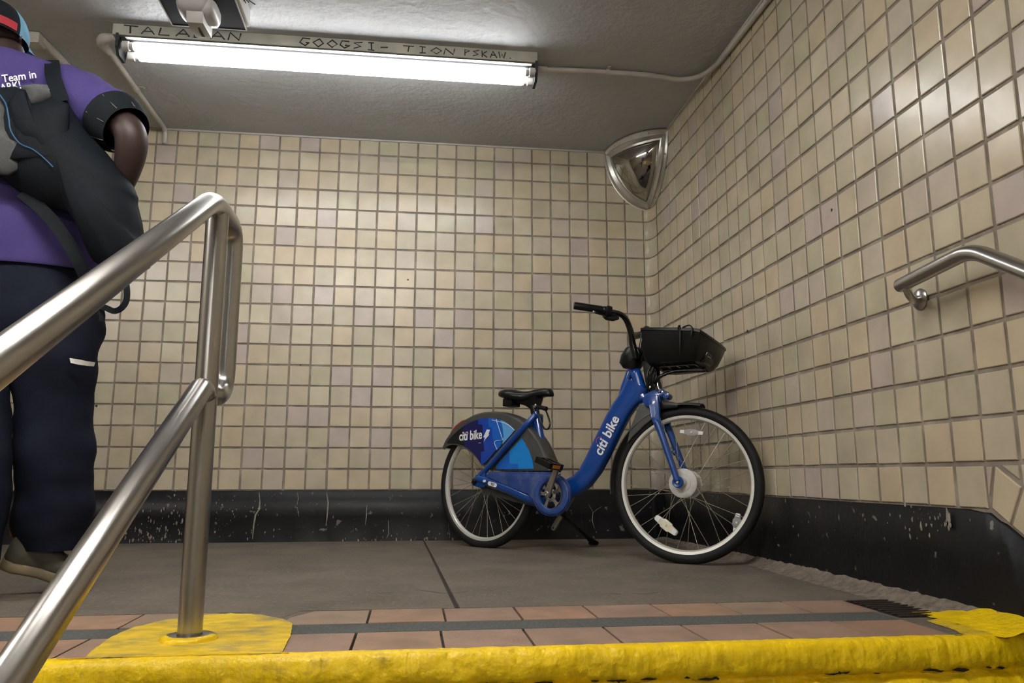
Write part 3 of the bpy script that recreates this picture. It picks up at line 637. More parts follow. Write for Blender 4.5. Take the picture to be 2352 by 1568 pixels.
def wheel(fr, C, name, flat, nsp, hub_r, hub_w, ph, valve_ang):
    O, F, N, U = fr
    def P(r, a, t): return C + (F * math.cos(a) + U * math.sin(a)) * r + N * t
    b = MB(); rings = []
    for i in range(96):
        a = 2 * PI * i / 96; rings.append([P(r, a, t) for r, t in ((.268, -.006), (.273, -.0125), (.289, -.0145), (.2925, -.012), (.2925, .012), (.289, .0145), (.273, .0125), (.268, .006), (.266, 0))])
    rings.append(rings[0]); b.loft(rings, cap=False); rim = sub(b.build(name, M_rim, bike, angle=40))
    b = MB(); rings = []
    for i in range(128):
        a = 2 * PI * i / 128; r_ = []
        for k in range(16):
            q = 2 * PI * k / 16; rr = .3000 + .0215 * math.cos(q); tt = .0215 * math.sin(q)
            p = P(rr, a, tt)
            if p.z < .0015:
                p.z = .0015 + (p.z * .05 if p.z > 0 else 0); p += N * (math.copysign(flat, tt) * abs(math.sin(q)))
            elif p.z < .03: p += N * (math.copysign(flat * .6 * (1 - p.z / .03), tt) * abs(math.sin(q)))
            r_.append(p)
        rings.append(r_)
    rings.append(rings[0]); b.loft(rings, cap=False); b.build('tyre', M_rub, rim, angle=180)
    b = MB()
    if hub_r > .04:
        b.lathe(C, N, [(.010, -hub_w - .012), (.018, -hub_w - .010), (.020, -hub_w), (.034, -hub_w + .001), (.036, -hub_w + .003), (hub_r - .006, -hub_w + .004), (hub_r, -hub_w + .008), (hub_r, -hub_w + .013), (hub_r - .008, -hub_w + .017), (hub_r - .012, 0), (hub_r - .008, hub_w - .010), (hub_r - .002, hub_w - .006), (hub_r - .002, hub_w - .001), (.03, hub_w), (.012, hub_w + .012)], 40)
    else:
        b.lathe(C, N, [(.008, -hub_w - .01), (.016, -hub_w - .006), (hub_r, -hub_w), (hub_r, -hub_w + .004), (.022, -hub_w + .008), (.020, 0), (.022, hub_w - .008), (hub_r, hub_w - .004), (hub_r, hub_w), (.010, hub_w + .006)], 28)
    hub = b.build('hub', M_hub if hub_r > .04 else M_alu, rim)
    for i in range(nsp):
        side = -1 if i % 2 else 1; grp = 1 if (i // 2) % 2 else -1
        a = 2 * PI * i / nsp + ph; off = grp * (.62 if hub_r > .04 else 1.15)
        p0 = P(hub_r - .004, a + off, side * (hub_w - .010)); p1 = P(.268, a, side * .003)
        b = MB(); b.tube([p0, p0.lerp(p1, .5), p1], .0013, 6); b.build('spoke', M_spoke, rim)
        if i % 2 == 0 and False: pass
    p0 = P(.276, valve_ang, 0); b = MB(); b.tube([p0, P(.255, valve_ang, 0), P(.236, valve_ang, 0)], [.003, .003, .0045], 8); b.build('valve', M_dgrey, rim)
    return rim, P
CR = loc(FB, 0, 0, .313); CFr = V((-.286, -1.249, .3185))
rear, PR = wheel(FB, CR, 'rear_wheel', .012, 32, .026, .034, .07, math.radians(222))
front, PF = wheel(FS, CFr, 'front_wheel', .003, 36, .060, .046, .02, math.radians(165))
# spoke reflectors on the front wheel
def reflector(pc, ang, ln, wd, m, fr, parent, t):
    O, F, N, U = fr; c = fs(*pc, t); e = F * math.cos(ang) + U * math.sin(ang); n_ = F * -math.sin(ang) + U * math.cos(ang)
    ol = [(-1, -.45), (-.82, -1), (-.45, -.9), (-.3, -1), (.3, -1), (.45, -.9), (.82, -1), (1, -.45), (1, .45), (.82, 1), (.45, .9), (.3, 1), (-.3, 1), (-.45, .9), (-.82, 1), (-1, .45)]
    ol = [(-1, -.35), (-.9, -.6), (-.4, -.75), (-.3, -1), (.3, -1), (.4, -.75), (.9, -.6), (1, -.35), (1, .35), (.9, .6), (.4, .75), (.3, 1), (-.3, 1), (-.4, .75), (-.9, .6), (-1, .35)]
    b = MB(); P = [c + e * (x * ln / 2) + n_ * (y * wd / 2) for x, y in ol]; b.prism([p - N * .006 for p in P], [p + N * .005 for p in P]); r_ = b.build('spoke_reflector', m, parent, bevel=.0015)
    for s in (-1, 1):
        b = MB(); b.box(c + e * (s * ln * .38) - N * .0075, e, n_, N, ln * .085, wd * .24, .001); b.build('reflector_pad', M_white, parent, smooth=False)
    b = MB(); b.lathe(c - N * .0065, -N, [(.0001, .004), (.004, .003), (.005, 0)], 10); b.build('reflector_screw', M_refl, parent)
reflector((1589, 993), math.radians(-6), .105, .028, M_clear, FS, front, -.012)
reflector((1530.5, 1206), math.radians(-36), .115, .040, M_refl, FS, front, -.014)
reflector((1693, 1200), math.radians(80), .075, .035, M_clear, FS, front, .012)
def barz(pts, r, name, m=M_blue, parent=None, sub_=4, n=16, flat=1.0, up=None, angle=180):
    b = MB(); b.tube(pts, r, n, sub=sub_, flat=flat, up=up); return b.build(name, m, parent or bike, angle=angle)
def outl(fr, pts, t0, t1, name, m, bevel=.0, parent=None):   # px outline seen at offset t0, extruded to t1
    P = [at(fr, u, v, t0) for u, v in pts]; N = fr[2]; b = MB(); b.prism(P, [p + N * (t1 - t0) for p in P]); return b.build(name, m, parent or bike, bevel=bevel)
# --- main frame: down tube as a deep rounded section
def sect(c, up, side, hu, hs, n=20, e=.55):
    return [c + up * (math.copysign(abs(math.cos(2 * PI * k / n)) ** e, math.cos(2 * PI * k / n)) * hu) + side * (math.copysign(abs(math.sin(2 * PI * k / n)) ** e, math.sin(2 * PI * k / n)) * hs) for k in range(n)]
left = [(1444, 868), (1428, 903), (1412, 926), (1396, 954), (1379, 989), (1363, 1021), (1348, 1053), (1334, 1079), (1321, 1092), (1304, 1101), (1290, 1108)]
right = [(1492, 896), (1477, 920), (1461, 934), (1445, 958), (1428, 990), (1412, 1023), (1399, 1049), (1380, 1084), (1356, 1116), (1335, 1133), (1296, 1152)]
rings = []
for a_, c_ in zip(left, right):
    A, B = fb(*a_, 0), fb(*c_, 0); rings.append(sect((A + B) / 2, (A - B).normalized(), BN, (A - B).length / 2, .031))
b = MB(); b.loft(rings); frm = sub(b.build('frame', M_blue, bike, angle=70))
def fbar(*a, **k): return barz(*a, parent=frm, **k)
fbar([fb(1451, 842, 0), fb(1463, 868, 0), fb(1480, 912, 0)], .0225, 'head_tube')
fbar([fb(1447, 852, -.004), fb(1441, 870, -.006), fb(1434, 890, -.006), fb(1430, 905, -.004), fb(1420, 930, 0)], [.016, .017, .018, .018, .010], 'head_gusset')
fbar([fb(1460, 850, 0), fb(1474, 900, 0), fb(1482, 918, 0)], [.024, .027, .025], 'head_brace')
fbar([fb(1229, 936, 0), fb(1241, 1000, 0), fb(1255, 1080, 0), fb(1266, 1125, 0)], [.018, .019, .021, .024], 'seat_tube')
for s in (1, -1):
    g = (lambda p: p) if s == 1 else (lambda p: mir(FB, p))
    fbar([g(fb(1231, 952, -.016)), g(fb(1205, 980, -.050)), g(fb(1150, 1040, -.064)), g(fb(1108, 1088, -.068)), g(fb(1095, 1100, -.070))], [.0165, .0155, .0145, .013, .013], 'seat_stay')
    fbar([g(fb(1096, 1097, -.070)), g(fb(1130, 1109, -.068)), g(fb(1180, 1128, -.062)), g(fb(1225, 1146, -.052)), g(fb(1262, 1140, -.03))], [.018, .022, .025, .028, .02], 'chain_stay')
    pts = [(1106, 1078), (1113, 1084), (1116, 1100), (1114, 1117), (1104, 1120), (1096, 1118), (1086, 1115), (1083, 1107), (1086, 1099), (1094, 1092)]
    P = [g(fb(u, v, -.078)) for u, v in pts]; b = MB(); b.prism(P, [p + BN * (.010 * s) for p in P]); b.build('dropout', M_blue, frm, bevel=.003)
b = MB(); b.prism([fb(*p, -.012) for p in ((1236, 955), (1243, 985), (1218, 1000), (1190, 985), (1212, 966))], [fb(*p, .012) for p in ((1236, 955), (1243, 985), (1218, 1000), (1190, 985), (1212, 966))]); b.build('seat_gusset', M_blue, frm, bevel=.003)
b = MB(); b.lathe(fb(1266, 1137, 0) - BN * .045, BN, [(.001, 0), (.026, 0), (.027, .003), (.027, .087), (.026, .09), (.001, .09)], 24); b.build('bottom_bracket', M_blue, frm)
b = MB(); b.lathe(fb(1089, 1106.5, -.080), -BN, [(.0001, .014), (.006, .013), (.0085, .009), (.010, 0)], 6); b.lathe(fb(1089, 1106.5, -.080), -BN, [(.014, -.002), (.014, .002), (.001, .002)], 18); b.build('axle_nut', M_blkg, bike)
outl(FB, [(1113, 1115), (1160, 1133), (1205, 1149), (1230, 1155), (1228, 1163), (1180, 1152), (1130, 1136), (1108, 1125), (1100, 1118)], -.050, -.046, 'chain_run', M_dgrey, .001)
# --- chain guard
ch = [(1116.5, 1088), (1119, 1083.5), (1130, 1082.8), (1200, 1083), (1264, 1083.5)]
cgc = fb(1265.5, 1137, -.076); crx = .0; 
def ring_px(cx, cy, rx, ry, a0, a1, n): return [(cx + rx * math.cos(math.radians(a0 + (a1 - a0) * i / n)), cy - ry * math.sin(math.radians(a0 + (a1 - a0) * i / n))) for i in range(n + 1)]
out_ = ch + ring_px(1266, 1136, 43, 49.5, 68, -168, 26) + [(1213, 1135), (1160, 1113), (1122, 1097), (1117, 1093)]
hole = ring_px(1265, 1137, 26, 32.5, 0, 360, 36)[:-1]
def plate_hole(outer, hole, t0, t1, name, m, parent):
    A = [fb(u, v, t0) for u, v in outer]; H = [fb(u, v, t0) for u, v in hole]; A2 = [p + BN * (t1 - t0) for p in A]; H2 = [p + BN * (t1 - t0) for p in H]
    tri = tessellate_polygon([A, H]); n, h = len(A), len(H); b = MB(); o2 = n + h
    b.add(A + H + A2 + H2, [tuple(t) for t in tri] + [tuple(i + o2 for i in reversed(t)) for t in tri] + [(k, (k + 1) % n, (k + 1) % n + o2, k + o2) for k in range(n)] + [(n + k, n + (k + 1) % h, n + (k + 1) % h + o2, n + k + o2) for k in range(h)])
    return sub(b.build(name, m, parent, bevel=.0015))
cg = plate_hole(out_, hole, -.084, -.070, 'chain_guard', M_blue2, bike)
b = MB(); O_ = ring_px(1266, 1136, 41, 47.5, 0, 360, 40)[:-1]; rings = [[fb(u, v, t) for u, v in [(1265.5 + (a - 1265.5) * k, 1136.5 + (c_ - 1136.5) * k) for a, c_ in O_]] for k, t in ((1.0, -.084), (.97, -.091), (.90, -.094), (.72, -.094), (.66, -.089), (.655, -.082))]
b.loft(rings, cap=False); b.build('guard_ring', M_blue2, cg, angle=50)
b = MB(); b.lathe(fb(1120.5, 1085 + 3, -.0845), -BN, [(.0001, .003), (.004, .002), (.005, 0)], 10); b.build('guard_bolt', M_alu, cg)
b = MB(); b.lathe(fb(1286, 1088, -.0845), -BN, [(.0001, .006), (.005, .004), (.006, 0)], 10); b.build('guard_bolt', M_alu, cg)
# --- crankset
cc = fb(1264.5, 1137, -.075)
crk = sub((lambda b: (b.lathe(cc, BN, [(.059, 0), (.063, -.001), (.063, .003), (.059, .003), (.059, 0)], 44), b.build('chainring', M_alu, bike))[1])(MB()))
for i in range(5):
    a = math.radians(100 + 72 * i); d_ = BF * math.cos(a) + BU * math.sin(a); s_ = BN.cross(d_); b = MB()
    P = [cc + d_ * r + s_ * w_ for r, w_ in ((.014, -.011), (.030, -.007), (.052, -.008), (.061, -.018), (.061, .018), (.052, .008), (.030, .007), (.014, .011))]
    b.plate([p - BN * .006 for p in P], BN * .007); b.build('spider_arm', M_alu, crk, bevel=.001)
    b = MB(); b.lathe(cc + d_ * .05 - BN * .006, -BN, [(.0001, .002), (.0025, .002), (.003, 0)], 8); b.build('ring_bolt', M_chrome, crk)
b = MB(); b.lathe(cc, -BN, [(.030, -.004), (.0305, .002), (.019, .008), (.019, .001)], 28); b.build('crank_hub', M_alu, crk)
def crank(p0, p1, name, th, r0=.017, r1=.012):
    d_ = (p1 - p0).normalized(); s_ = BN.cross(d_).normalized(); b = MB(); P = []
    for i in range(9): a = PI / 2 + PI * i / 8; P.append(p0 + (d_ * math.cos(a) + s_ * math.sin(a)) * r0)
    for i in range(9): a = -PI / 2 + PI * i / 8; P.append(p1 + (d_ * math.cos(a) + s_ * math.sin(a)) * r1)
    b.plate([p - BN * th / 2 for p in P], BN * th); return b.build(name, M_alu, bike, bevel=.003)
p0 = fb(1257.5, 1133, -.108); p1 = fb(1282, 1067, -.118); crank(p0, p1, 'crank_arm', .014)
b = MB(); b.lathe(p0 - BN * .007, -BN, [(.0105, 0), (.0105, .0015), (.008, .003), (.0075, .001), (.0001, .001)], 18); b.build('crank_bolt', M_chrome, crk)
q0 = loc(FB, *[slh(FB, p0)[0], .085, slh(FB, p0)[2]]); q1 = fb(1272, 1212, .100); crank(q0, q1, 'crank_arm', .012, .014, .013)
b = MB(); b.lathe(q1 - BN * .0065, -BN, [(.0048, 0), (.0048, .0006), (.0001, .0008)], 14); b.build('pedal_hole', M_dark, bike)
b = MB(); b.lathe(q0, BN, [(.014, .006), (.014, -.09), (.001, -.09)], 14); b.build('axle', M_dgrey, bike)
# pedal: block with open windows and an end reflector, axis square to the bike
pc = p1 - BN * .066; e = -BN; pf = (BF * .93 - BU * .36).normalized(); pu = e.cross(pf); ped = None
b = MB()
for s in (-1, 1): b.box(pc + pf * (.038 * s), e, pf, pu, .050, .006, .014)
for x in (-.046, 0, .044): b.box(pc + e * x, e, pf, pu, .006, .036, .013)
ped = sub(b.build('pedal', M_blk, bike, bevel=.002)); ped['kind'] = 'stuff'; del ped['kind']
b = MB(); b.tube([p1 - BN * .0, pc + e * .03], .008, 12); b.build('pedal_axle', M_alu, ped)
for s in (-1, 1):
    b = MB(); b.box(pc + pf * (.0445 * s) + e * .0, e, pf, pu, .026, .0012, .008); b.build('pedal_reflector', M_amber, ped, smooth=False)
# --- kickstand
k0 = fb(1288, 1178, .02); kf = V((-.486, -.405, .012))
barz([k0, k0.lerp(kf, .6), k0.lerp(kf, .86)], [.009, .008, .008], 'kickstand', M_blk, sub_=2)
b = MB(); m_ = k0.lerp(kf, .80); dk = (kf - m_).normalized(); sd = dk.cross(Z_).normalized(); b.loft([sect(m_, sd, dk.cross(sd), .009, .009, 12, .7), sect(m_.lerp(kf, .5), sd, dk.cross(sd), .012, .012, 12, .7), sect(kf, sd, dk.cross(sd), .028, .011, 12, .6)]); b.build('kickstand_foot', M_blk, bike)
b = MB(); b.box(fb(1280, 1172, .01), BF, BN, BU, .03, .03, .018); b.build('kickstand_mount', M_blk, bike, bevel=.004)
for (u0, v0, u1, v1) in ((1253, 1184, 1254, 1203), (1262, 1190, 1262, 1226)): barz([fb(u0, v0, .03), fb(u1, v1, .035)], .0016, 'loose_cable', M_blk, sub_=0, n=6)
# --- saddle
sd_s = []
prof = [(.100, .772, .762, .035), (.104, .780, .752, .062), (.125, .790, .742, .088), (.155, .792, .735, .098), (.19, .787, .728, .094), (.22, .778, .722, .078), (.25, .776, .722, .056), (.28, .779, .728, .042), (.32, .785, .740, .033), (.36, .786, .744, .029), (.388, .780, .742, .024), (.400, .765, .746, .012)]
prof = [(s, z1 - .013, z0 - .012, w_) for s, z1, z0, w_ in prof]
rings = []
for s, z1, z0, w_ in prof:
    r_ = []
    for k in range(20):
        a = 2 * PI * k / 20; ca, sa = math.cos(a), math.sin(a); r_.append(loc(FB, s, w_ * math.copysign(abs(ca) ** .8, ca), (z0 + z1) / 2 + (z1 - z0) / 2 * math.copysign(abs(sa) ** .75, sa) + (-.006 * abs(ca) ** 4)))
    rings.append(r_)
b = MB(); b.loft(rings); sad = sub(b.build('saddle', M_blk, bike, angle=180))
b = MB(); b.loft([[loc(FB, s + x * l, y * w_, h) for x, y in ((-1, -1), (1, -.6), (1, .6), (-1, 1))] for s, l, w_, h in ((.235, .085, .055, .735), (.245, .075, .045, .715), (.285, .035, .025, .690), (.300, .020, .020, .672))]); b.build('saddle_clamp', M_blk, sad, bevel=.004)
b = MB(); b.box(loc(FB, .165, -.03, .708), BF, BN, BU, .030, .035, .020); b.build('saddle_bracket', M_blk, sad, bevel=.006)
b = MB(); b.tube([fb(1224, 925, 0), fb(1229.5, 948, 0)], [.021, .0225], 20); b.build('seat_post_collar', M_blk, bike, angle=60)
b = MB(); b.tube([loc(FB, .29, 0, .70), fb(1227, 940, 0)], .0145, 16); b.build('seat_post', M_blk, bike)
b = MB(); b.tube([fb(1231, 933, -.028), fb(1245, 936, -.03), fb(1255, 939, -.03)], [.009, .010, .012], 14); b.build('lock_socket', M_blk, bike, angle=60)
b = MB(); b.lathe(fb(1230, 932, -.032), -BN, [(.009, 0), (.0095, .004), (.006, .006), (.0001, .0065)], 14); b.build('lock_bolt', M_chrome, bike)
barz([fb(1234, 938, -.036), fb(1238, 952, -.038), fb(1243, 970, -.038), (fb(1250, 983, -.036)), fb(1258, 985, -.034), fb(1263, 976, -.032), fb(1261, 962, -.030), fb(1254, 943, -.030)], .0042, 'cable_lock', M_blkg, sub_=6, n=10)
# --- rear fender with decals
arc = [(1016, 1030), (1024, 1012), (1038, 992), (1052, 979), (1068, 966), (1088, 955.5), (1108, 950.5), (1130, 949.5), (1150, 951), (1168, 955.5), (1188, 965), (1205, 979), (1220, 995), (1233, 1014), (1243, 1034), (1252, 1056), (1260, 1081)]
low_ = [(1150, 1081.5), (1128, 1080), (1116, 1071), (1109, 1068), (1105, 1064), (1098, 1054), (1089, 1044), (1080, 1036), (1068, 1027.5), (1057, 1023), (1045, 1020.5), (1036, 1020.5), (1026, 1025), (1020, 1031)]
TF = .047
for s in (-1, 1):
    P = [fb(u, v, -TF) for u, v in arc + low_]
    if s == 1: P = [mir(FB, p) for p in P]
    b = MB(); b.plate(P, BN * (-.003 * s)); f_ = b.build('rear_fender' if s == -1 else 'fender_side', M_dgrey, bike if s == -1 else sub(rfen), bevel=.001)
    if s == -1: rfen = sub(f_)
b = MB(); P = [fb(u, v, -TF) for u, v in arc]
rings = []
for i, p in enumerate(P):
    a = P[max(i - 1, 0)]; c_ = P[min(i + 1, len(P) - 1)]; tn = (c_ - a).normalized(); nr = BN.cross(tn); nr = nr if nr.dot(p - CR) > 0 else -nr
    rings.append([p, p + nr * .006 + BN * .003, p + nr * .013 + BN * .018, p + nr * .015 + BN * TF, p + nr * .013 + BN * (2 * TF - .018), p + nr * .006 + BN * (2 * TF - .003), p + BN * 2 * TF])
b.loft(rings, cap=False, close=False); b.build('fender_crown', M_dgrey, rfen, angle=180)
barz([fb(u, v, -TF - .001) for u, v in reversed(low_[2:])], .0035, 'fender_lip', M_dgrey, rfen, sub_=3, n=8)
def decal(pts, m, lay, name='decal'):
    b = MB(); P = [fb(u, v, -TF - .0034 - .0006 * lay) for u, v in pts]; b.plate(P, BN * .0008); return b.build(name, m, rfen, smooth=False)
def Z5(pts): return [(1040 + x / 8.709, 920 + y / 8.711) for x, y in pts]
big = [(1240, 585), (1190, 530), (1120, 470), (1040, 420), (960, 385), (880, 360), (780, 346), (690, 345), (600, 352), (500, 378), (400, 412), (300, 458), (200, 520), (100, 595), (0, 690), (-90, 790), (-120, 850), (0, 860), (100, 868), (200, 900), (300, 955), (400, 1040), (480, 1130), (540, 1215), (575, 1285), (600, 1290), (680, 1225), (900, 985), (1060, 800)]
decal(Z5(big), M_d0, 0)
decal(Z5([(200, 520), (300, 458), (400, 412), (505, 378), (505, 470), (590, 480), (610, 800), (630, 1010), (560, 1020), (560, 1250), (540, 1215), (480, 1130), (400, 1040), (300, 955), (240, 925)]), M_d1, 1)
decal(Z5([(505, 378), (600, 352), (710, 346), (715, 520), (780, 540), (790, 700), (860, 990), (680, 1200), (600, 1280), (575, 1280), (560, 1250), (560, 1020), (630, 1010), (612, 800), (592, 480), (505, 468)]), M_d2, 1)
decal(Z5([(710, 346), (780, 346), (880, 360), (960, 385), (1000, 560), (1010, 700), (960, 900), (880, 990), (860, 985), (790, 700), (780, 540), (715, 520)]), M_d3, 1)
decal(Z5([(960, 385), (1040, 420), (1120, 470), (1190, 530), (1240, 585), (1060, 795), (985, 880), (1015, 700), (1000, 560)]), M_d5, 1)
def zline(pts, wd, name='decal_line'):
    P = [fb(u, v, -TF - .0050) for u, v in Z5(pts)]; b = MB(); up_ = BU; b.tube(P, wd, 4, flat=1); b.build(name, M_white, rfen, smooth=False)
zline([(870, 370), (890, 450), (1000, 785), (880, 792), (835, 820), (830, 850), (885, 970)], .0016)
zline([(780, 385), (900, 410), (1050, 450), (1130, 500), (1235, 590)], .0014)
zline([(515, 845), (558, 842)], .0012, 'decal_mark')
decal(Z5([(680, 575), (742, 580), (715, 660), (725, 670), (720, 690), (650, 770), (625, 822), (640, 735), (610, 730), (650, 640)]), M_white, 3, 'lightning_mark')
decal([(1198.4, 1005.5), (1205, 1015.5), (1215.6, 1035), (1222.5, 1055.5), (1225.6, 1076), (1143, 1078), (1139.5, 1075), (1139.5, 1071), (1143, 1065)], M_d4, 0)
decal([(1143, 1065), (1170, 1037), (1170, 1065), (1189.5, 1065), (1189.5, 1076.5), (1143, 1077.6), (1140, 1074)], M_d3, 1)
xd = (fb(1109.5, 1007.5, -TF) - fb(1054.5, 1012.5, -TF)); yd = BU
o0 = fb(1054.5, 1012.5, -TF - .0052)
tx = text_mesh('logo_text', 'citi bike', .052, o0, xd, BU - BF * -.08, M_white, rfen, bold=.022, ext=.0004, width=(fb(1107, 1007, -TF - .0052) - o0).length, height=.049)
def fit_text(o, width, parent):
    xs = [v.co for v in o.data.vertices]; wl = V(xd).normalized() if False else None
def arc_mark(pts, t, wd, fr, parent): b = MB(); b.tube([at(fr, u, v, t) for u, v in pts], wd, 5, sub=5); b.build('logo_arc', M_redarc, parent, smooth=False)
arc_mark(Z5([(212, 672), (225, 642), (265, 628), (305, 640), (322, 668)]), -TF - .0052, .0011, FB, rfen)
outl(FB, [(1073, 962), (1060, 966), (1046, 977), (1036, 990), (1030, 1004), (1036, 1000), (1050, 984), (1064, 972)], -.030, .030, 'tail_light', M_redl, .002)
# number sticker
def flat_on(fr, u0, v0, u1, v1, t, hgt, name, m, parent, round_=True):
    A, B = at(fr, u0, v0, t), at(fr, u1, v1, t); d_ = (B - A); L_ = d_.length; d_.normalize(); n_ = fr[2].cross(d_).normalized(); n_ = n_ if n_.z > 0 else -n_; C = (A + B) / 2; P = []
    for i in range(9): a = -PI / 2 + PI * i / 8; P.append(C + d_ * (L_ / 2 - hgt / 2 + hgt / 2 * math.cos(a)) + n_ * (hgt / 2 * math.sin(a)))
    for i in range(9): a = PI / 2 + PI * i / 8; P.append(C + d_ * (-L_ / 2 + hgt / 2 + hgt / 2 * math.cos(a)) + n_ * (hgt / 2 * math.sin(a)))
    b = MB(); b.plate(P, fr[2] * .0008); return b.build(name, m, parent, smooth=False), C, d_, n_
_, C_, d_, n_ = flat_on(FB, 1120.5, 1108.5, 1141, 1115, -.0925, .020, 'number_sticker', M_white, frm)
text_mesh('number_text', '957', .017, C_ - d_ * .010 - n_ * .0055 - BN * .0008, d_, n_, M_ink, frm, bold=.01, ext=.0003, space=.9)
flat_on(FB, 1109, 1104.5, 1116, 1104, -.0930, .012, 'number_sticker', M_white, frm)
# --- down tube logo
A, B = fb(1382, 1048, -.0322), fb(1424, 962, -.0322); xd2 = B - A; yd2 = BN.cross(xd2); yd2 = yd2 if yd2.z > 0 else -yd2; yd2.normalize()
text_mesh('logo_text', 'citi bike', .066, A - BN * .0004, xd2, yd2, M_white, frm, bold=.022, ext=.0005, width=xd2.length, height=.052)
arc_mark([(1371, 1018), (1369.5, 1013), (1371, 1008), (1376, 1004), (1382, 1003.5)], -.0328, .0012, FB, frm)
# --- head collar
b = MB(); cl0, cl1 = fb(1451, 842, 0), fb(1457, 804, 0); dc = (cl1 - cl0).normalized(); sc_ = BN
fwd = dc.cross(BN); fwd = fwd if fwd.dot(BF) > 0 else -fwd
b.loft([sect(cl0 + dc * (-.012), fwd, BN, .036, .034, 20, .8), sect(cl0 + dc * .01 - fwd * .006, fwd, BN, .052, .044, 20, .75), sect(cl0 + dc * .045 - fwd * .004, fwd, BN, .050, .046, 20, .75), sect(cl0 + dc * .080 + fwd * .004, fwd, BN, .040, .042, 20, .8), sect(cl0 + dc * .088 + fwd * .006, fwd, BN, .028, .034, 20, .8)])
b.build('stem_cover', M_blk, bike, angle=60)
# --- handlebar
hb = [fs(1460, 824, -.030), fs(1457, 806, -.038), fs(1452.5, 788, -.046), fs(1450, 768, -.058), fs(1444, 747, -.075), fs(1436, 731, -.100), fs(1424, 721, -.135), fs(1407, 716.5, -.170), fs(1394, 713, -.205)]
rs_ = [.0165, .0165, .0155, .0145, .0135, .0130, .0120, .0115, .0110]
for s in (1, -1):
    g = (lambda p: p) if s == 1 else (lambda p: mir(FS, p) + SF * (.035 * min(1, abs(slh(FS, p)[1]) / .25)))
    h_ = sub(barz([g(p) for p in hb], rs_, 'handlebar', M_blkg, sub_=5))
    b = MB(); g0, g1 = g(fs(1392, 712.5, -.207)), g(fs(1318, 701.5, -.292)); L_ = (g1 - g0).length; dg_ = (g1 - g0).normalized()
    b.lathe(g0, dg_, [(.0001, 0), (.0165, 0), (.0175, .003), (.0175, .012), (.0155, .014), (.0155, .018), (.0165, .022), (.0165, L_ - .006), (.0150, L_), (.0001, L_ + .0005)], 22); b.build('grip', M_blk, h_, angle=50)
    b = MB(); c0 = g(fs(1398, 714, -.200)); b.lathe(c0, dg_, [(.001, -.012), (.021, -.012), (.023, -.006), (.023, .010), (.018, .014), (.001, .014)], 18); b.build('grip_collar', M_blk, h_)
    l0, l1, l2 = g(fs(1414, 722, -.165)), g(fs(1385, 722, -.215)), g(fs(1364, 716.5, -.262))
    b = MB(); b.tube([l0, l1, l2], [.006, .0048, .0042], 8, sub=4); b.build('brake_lever', M_blkg, h_)
    b = MB(); b.lathe(l2, (l2 - l1), [(.0001, .006), (.0058, .004), (.0062, 0), (.005, -.005), (.0001, -.006)], 10); b.build('lever_tip', M_alu, h_)
    m0 = g(fs(1402, 728, -.178)); b = MB(); b.loft([sect(m0 - dg_ * .030, SU, SF, .009, .010, 12, .8), sect(m0 - dg_ * .012, SU, SF, .017, .016, 12, .8), sect(m0 + dg_ * .012, SU, SF, .016, .015, 12, .8), sect(m0 + dg_ * .028, SU, SF, .007, .008, 12, .8)]); b.build('lever_body', M_blk, h_)
    barz([g(fs(1412, 727, -.165)), g(fs(1425, 723, -.135)), g(fs(1440, 742, -.085)), g(fs(1452, 775, -.045)), g(fs(1470, 815, -.035))], .003, 'brake_cable', M_blkg, h_, sub_=5, n=8)
# --- fork
cr0 = fs(1493, 912, 0)
outl_f = [(1474, 919), (1480, 931), (1499, 938), (1517, 922), (1514, 904), (1503, 894), (1480, 906)]
P = [fs(u, v, -.052) for u, v in outl_f]; b = MB(); b.prism(P, [mir(FS, p) for p in P]); fork = sub(b.build('fork', M_blue, bike, bevel=.006))
for s in (1, -1):
    g = (lambda p: p) if s == 1 else (lambda p: mir(FS, p))
    P0 = [g(fs(u, v, -.070)) for u, v in ((1484, 908), (1509, 905), (1513, 930), (1514, 957), (1516, 982), (1505, 985), (1495, 960), (1490, 935))]
    b = MB(); b.prism(P0, [p + SN * (.022 * s) for p in P0]); b.build('fork_blade_upper', M_blue, fork, bevel=.005)
    b = MB(); b.tube([g(fs(1508, 966, -.060)), g(fs(1518, 992, -.062)), g(fs(1535, 1042, -.066)), g(fs(1550, 1086, -.070)), g(fs(1556, 1106, -.072))], [.0160, .0150, .0138, .0130, .0125], 16, sub=3); b.build('fork_blade', M_blue, fork, angle=180)
    ax_ = g(fs(1558, 1107, -.068)); b = MB(); b.lathe(ax_, SN * -s, [(.0001, -.006), (.0215, -.006), (.0235, -.002), (.0235, .008), (.0205, .011), (.012, .009), (.011, .004), (.0001, .004)], 26); b.build('dropout', M_blue, fork)
    b = MB(); b.lathe(ax_ - SN * (.002 * s), SN * -s, [(.0001, .012), (.006, .012), (.007, .009), (.0085, .004)], 6); b.build('axle_nut', M_alu, fork)
P0 = [fs(u, v, -.0712) for u, v in ((1492, 930), (1502, 929), (1505, 948), (1503, 957), (1497, 958))]
b = MB(); b.tube(P0 + [P0[0]], .0010, 4); b.build('white_outline', M_white, fork, smooth=False)
b = MB(); b.plate([p + (sum(P0, V()) / 5 - p) * .12 for p in P0], SN * .0006); b.build('pale_panel', mat('pale_blue_panel', (.10, .18, .45), .4), fork, smooth=False)
b = MB(); b.tube([fs(1552, 1036, .064), fs(1545, 1041, .058)], .012, 12); b.build('fork_collar', M_blue, fork)
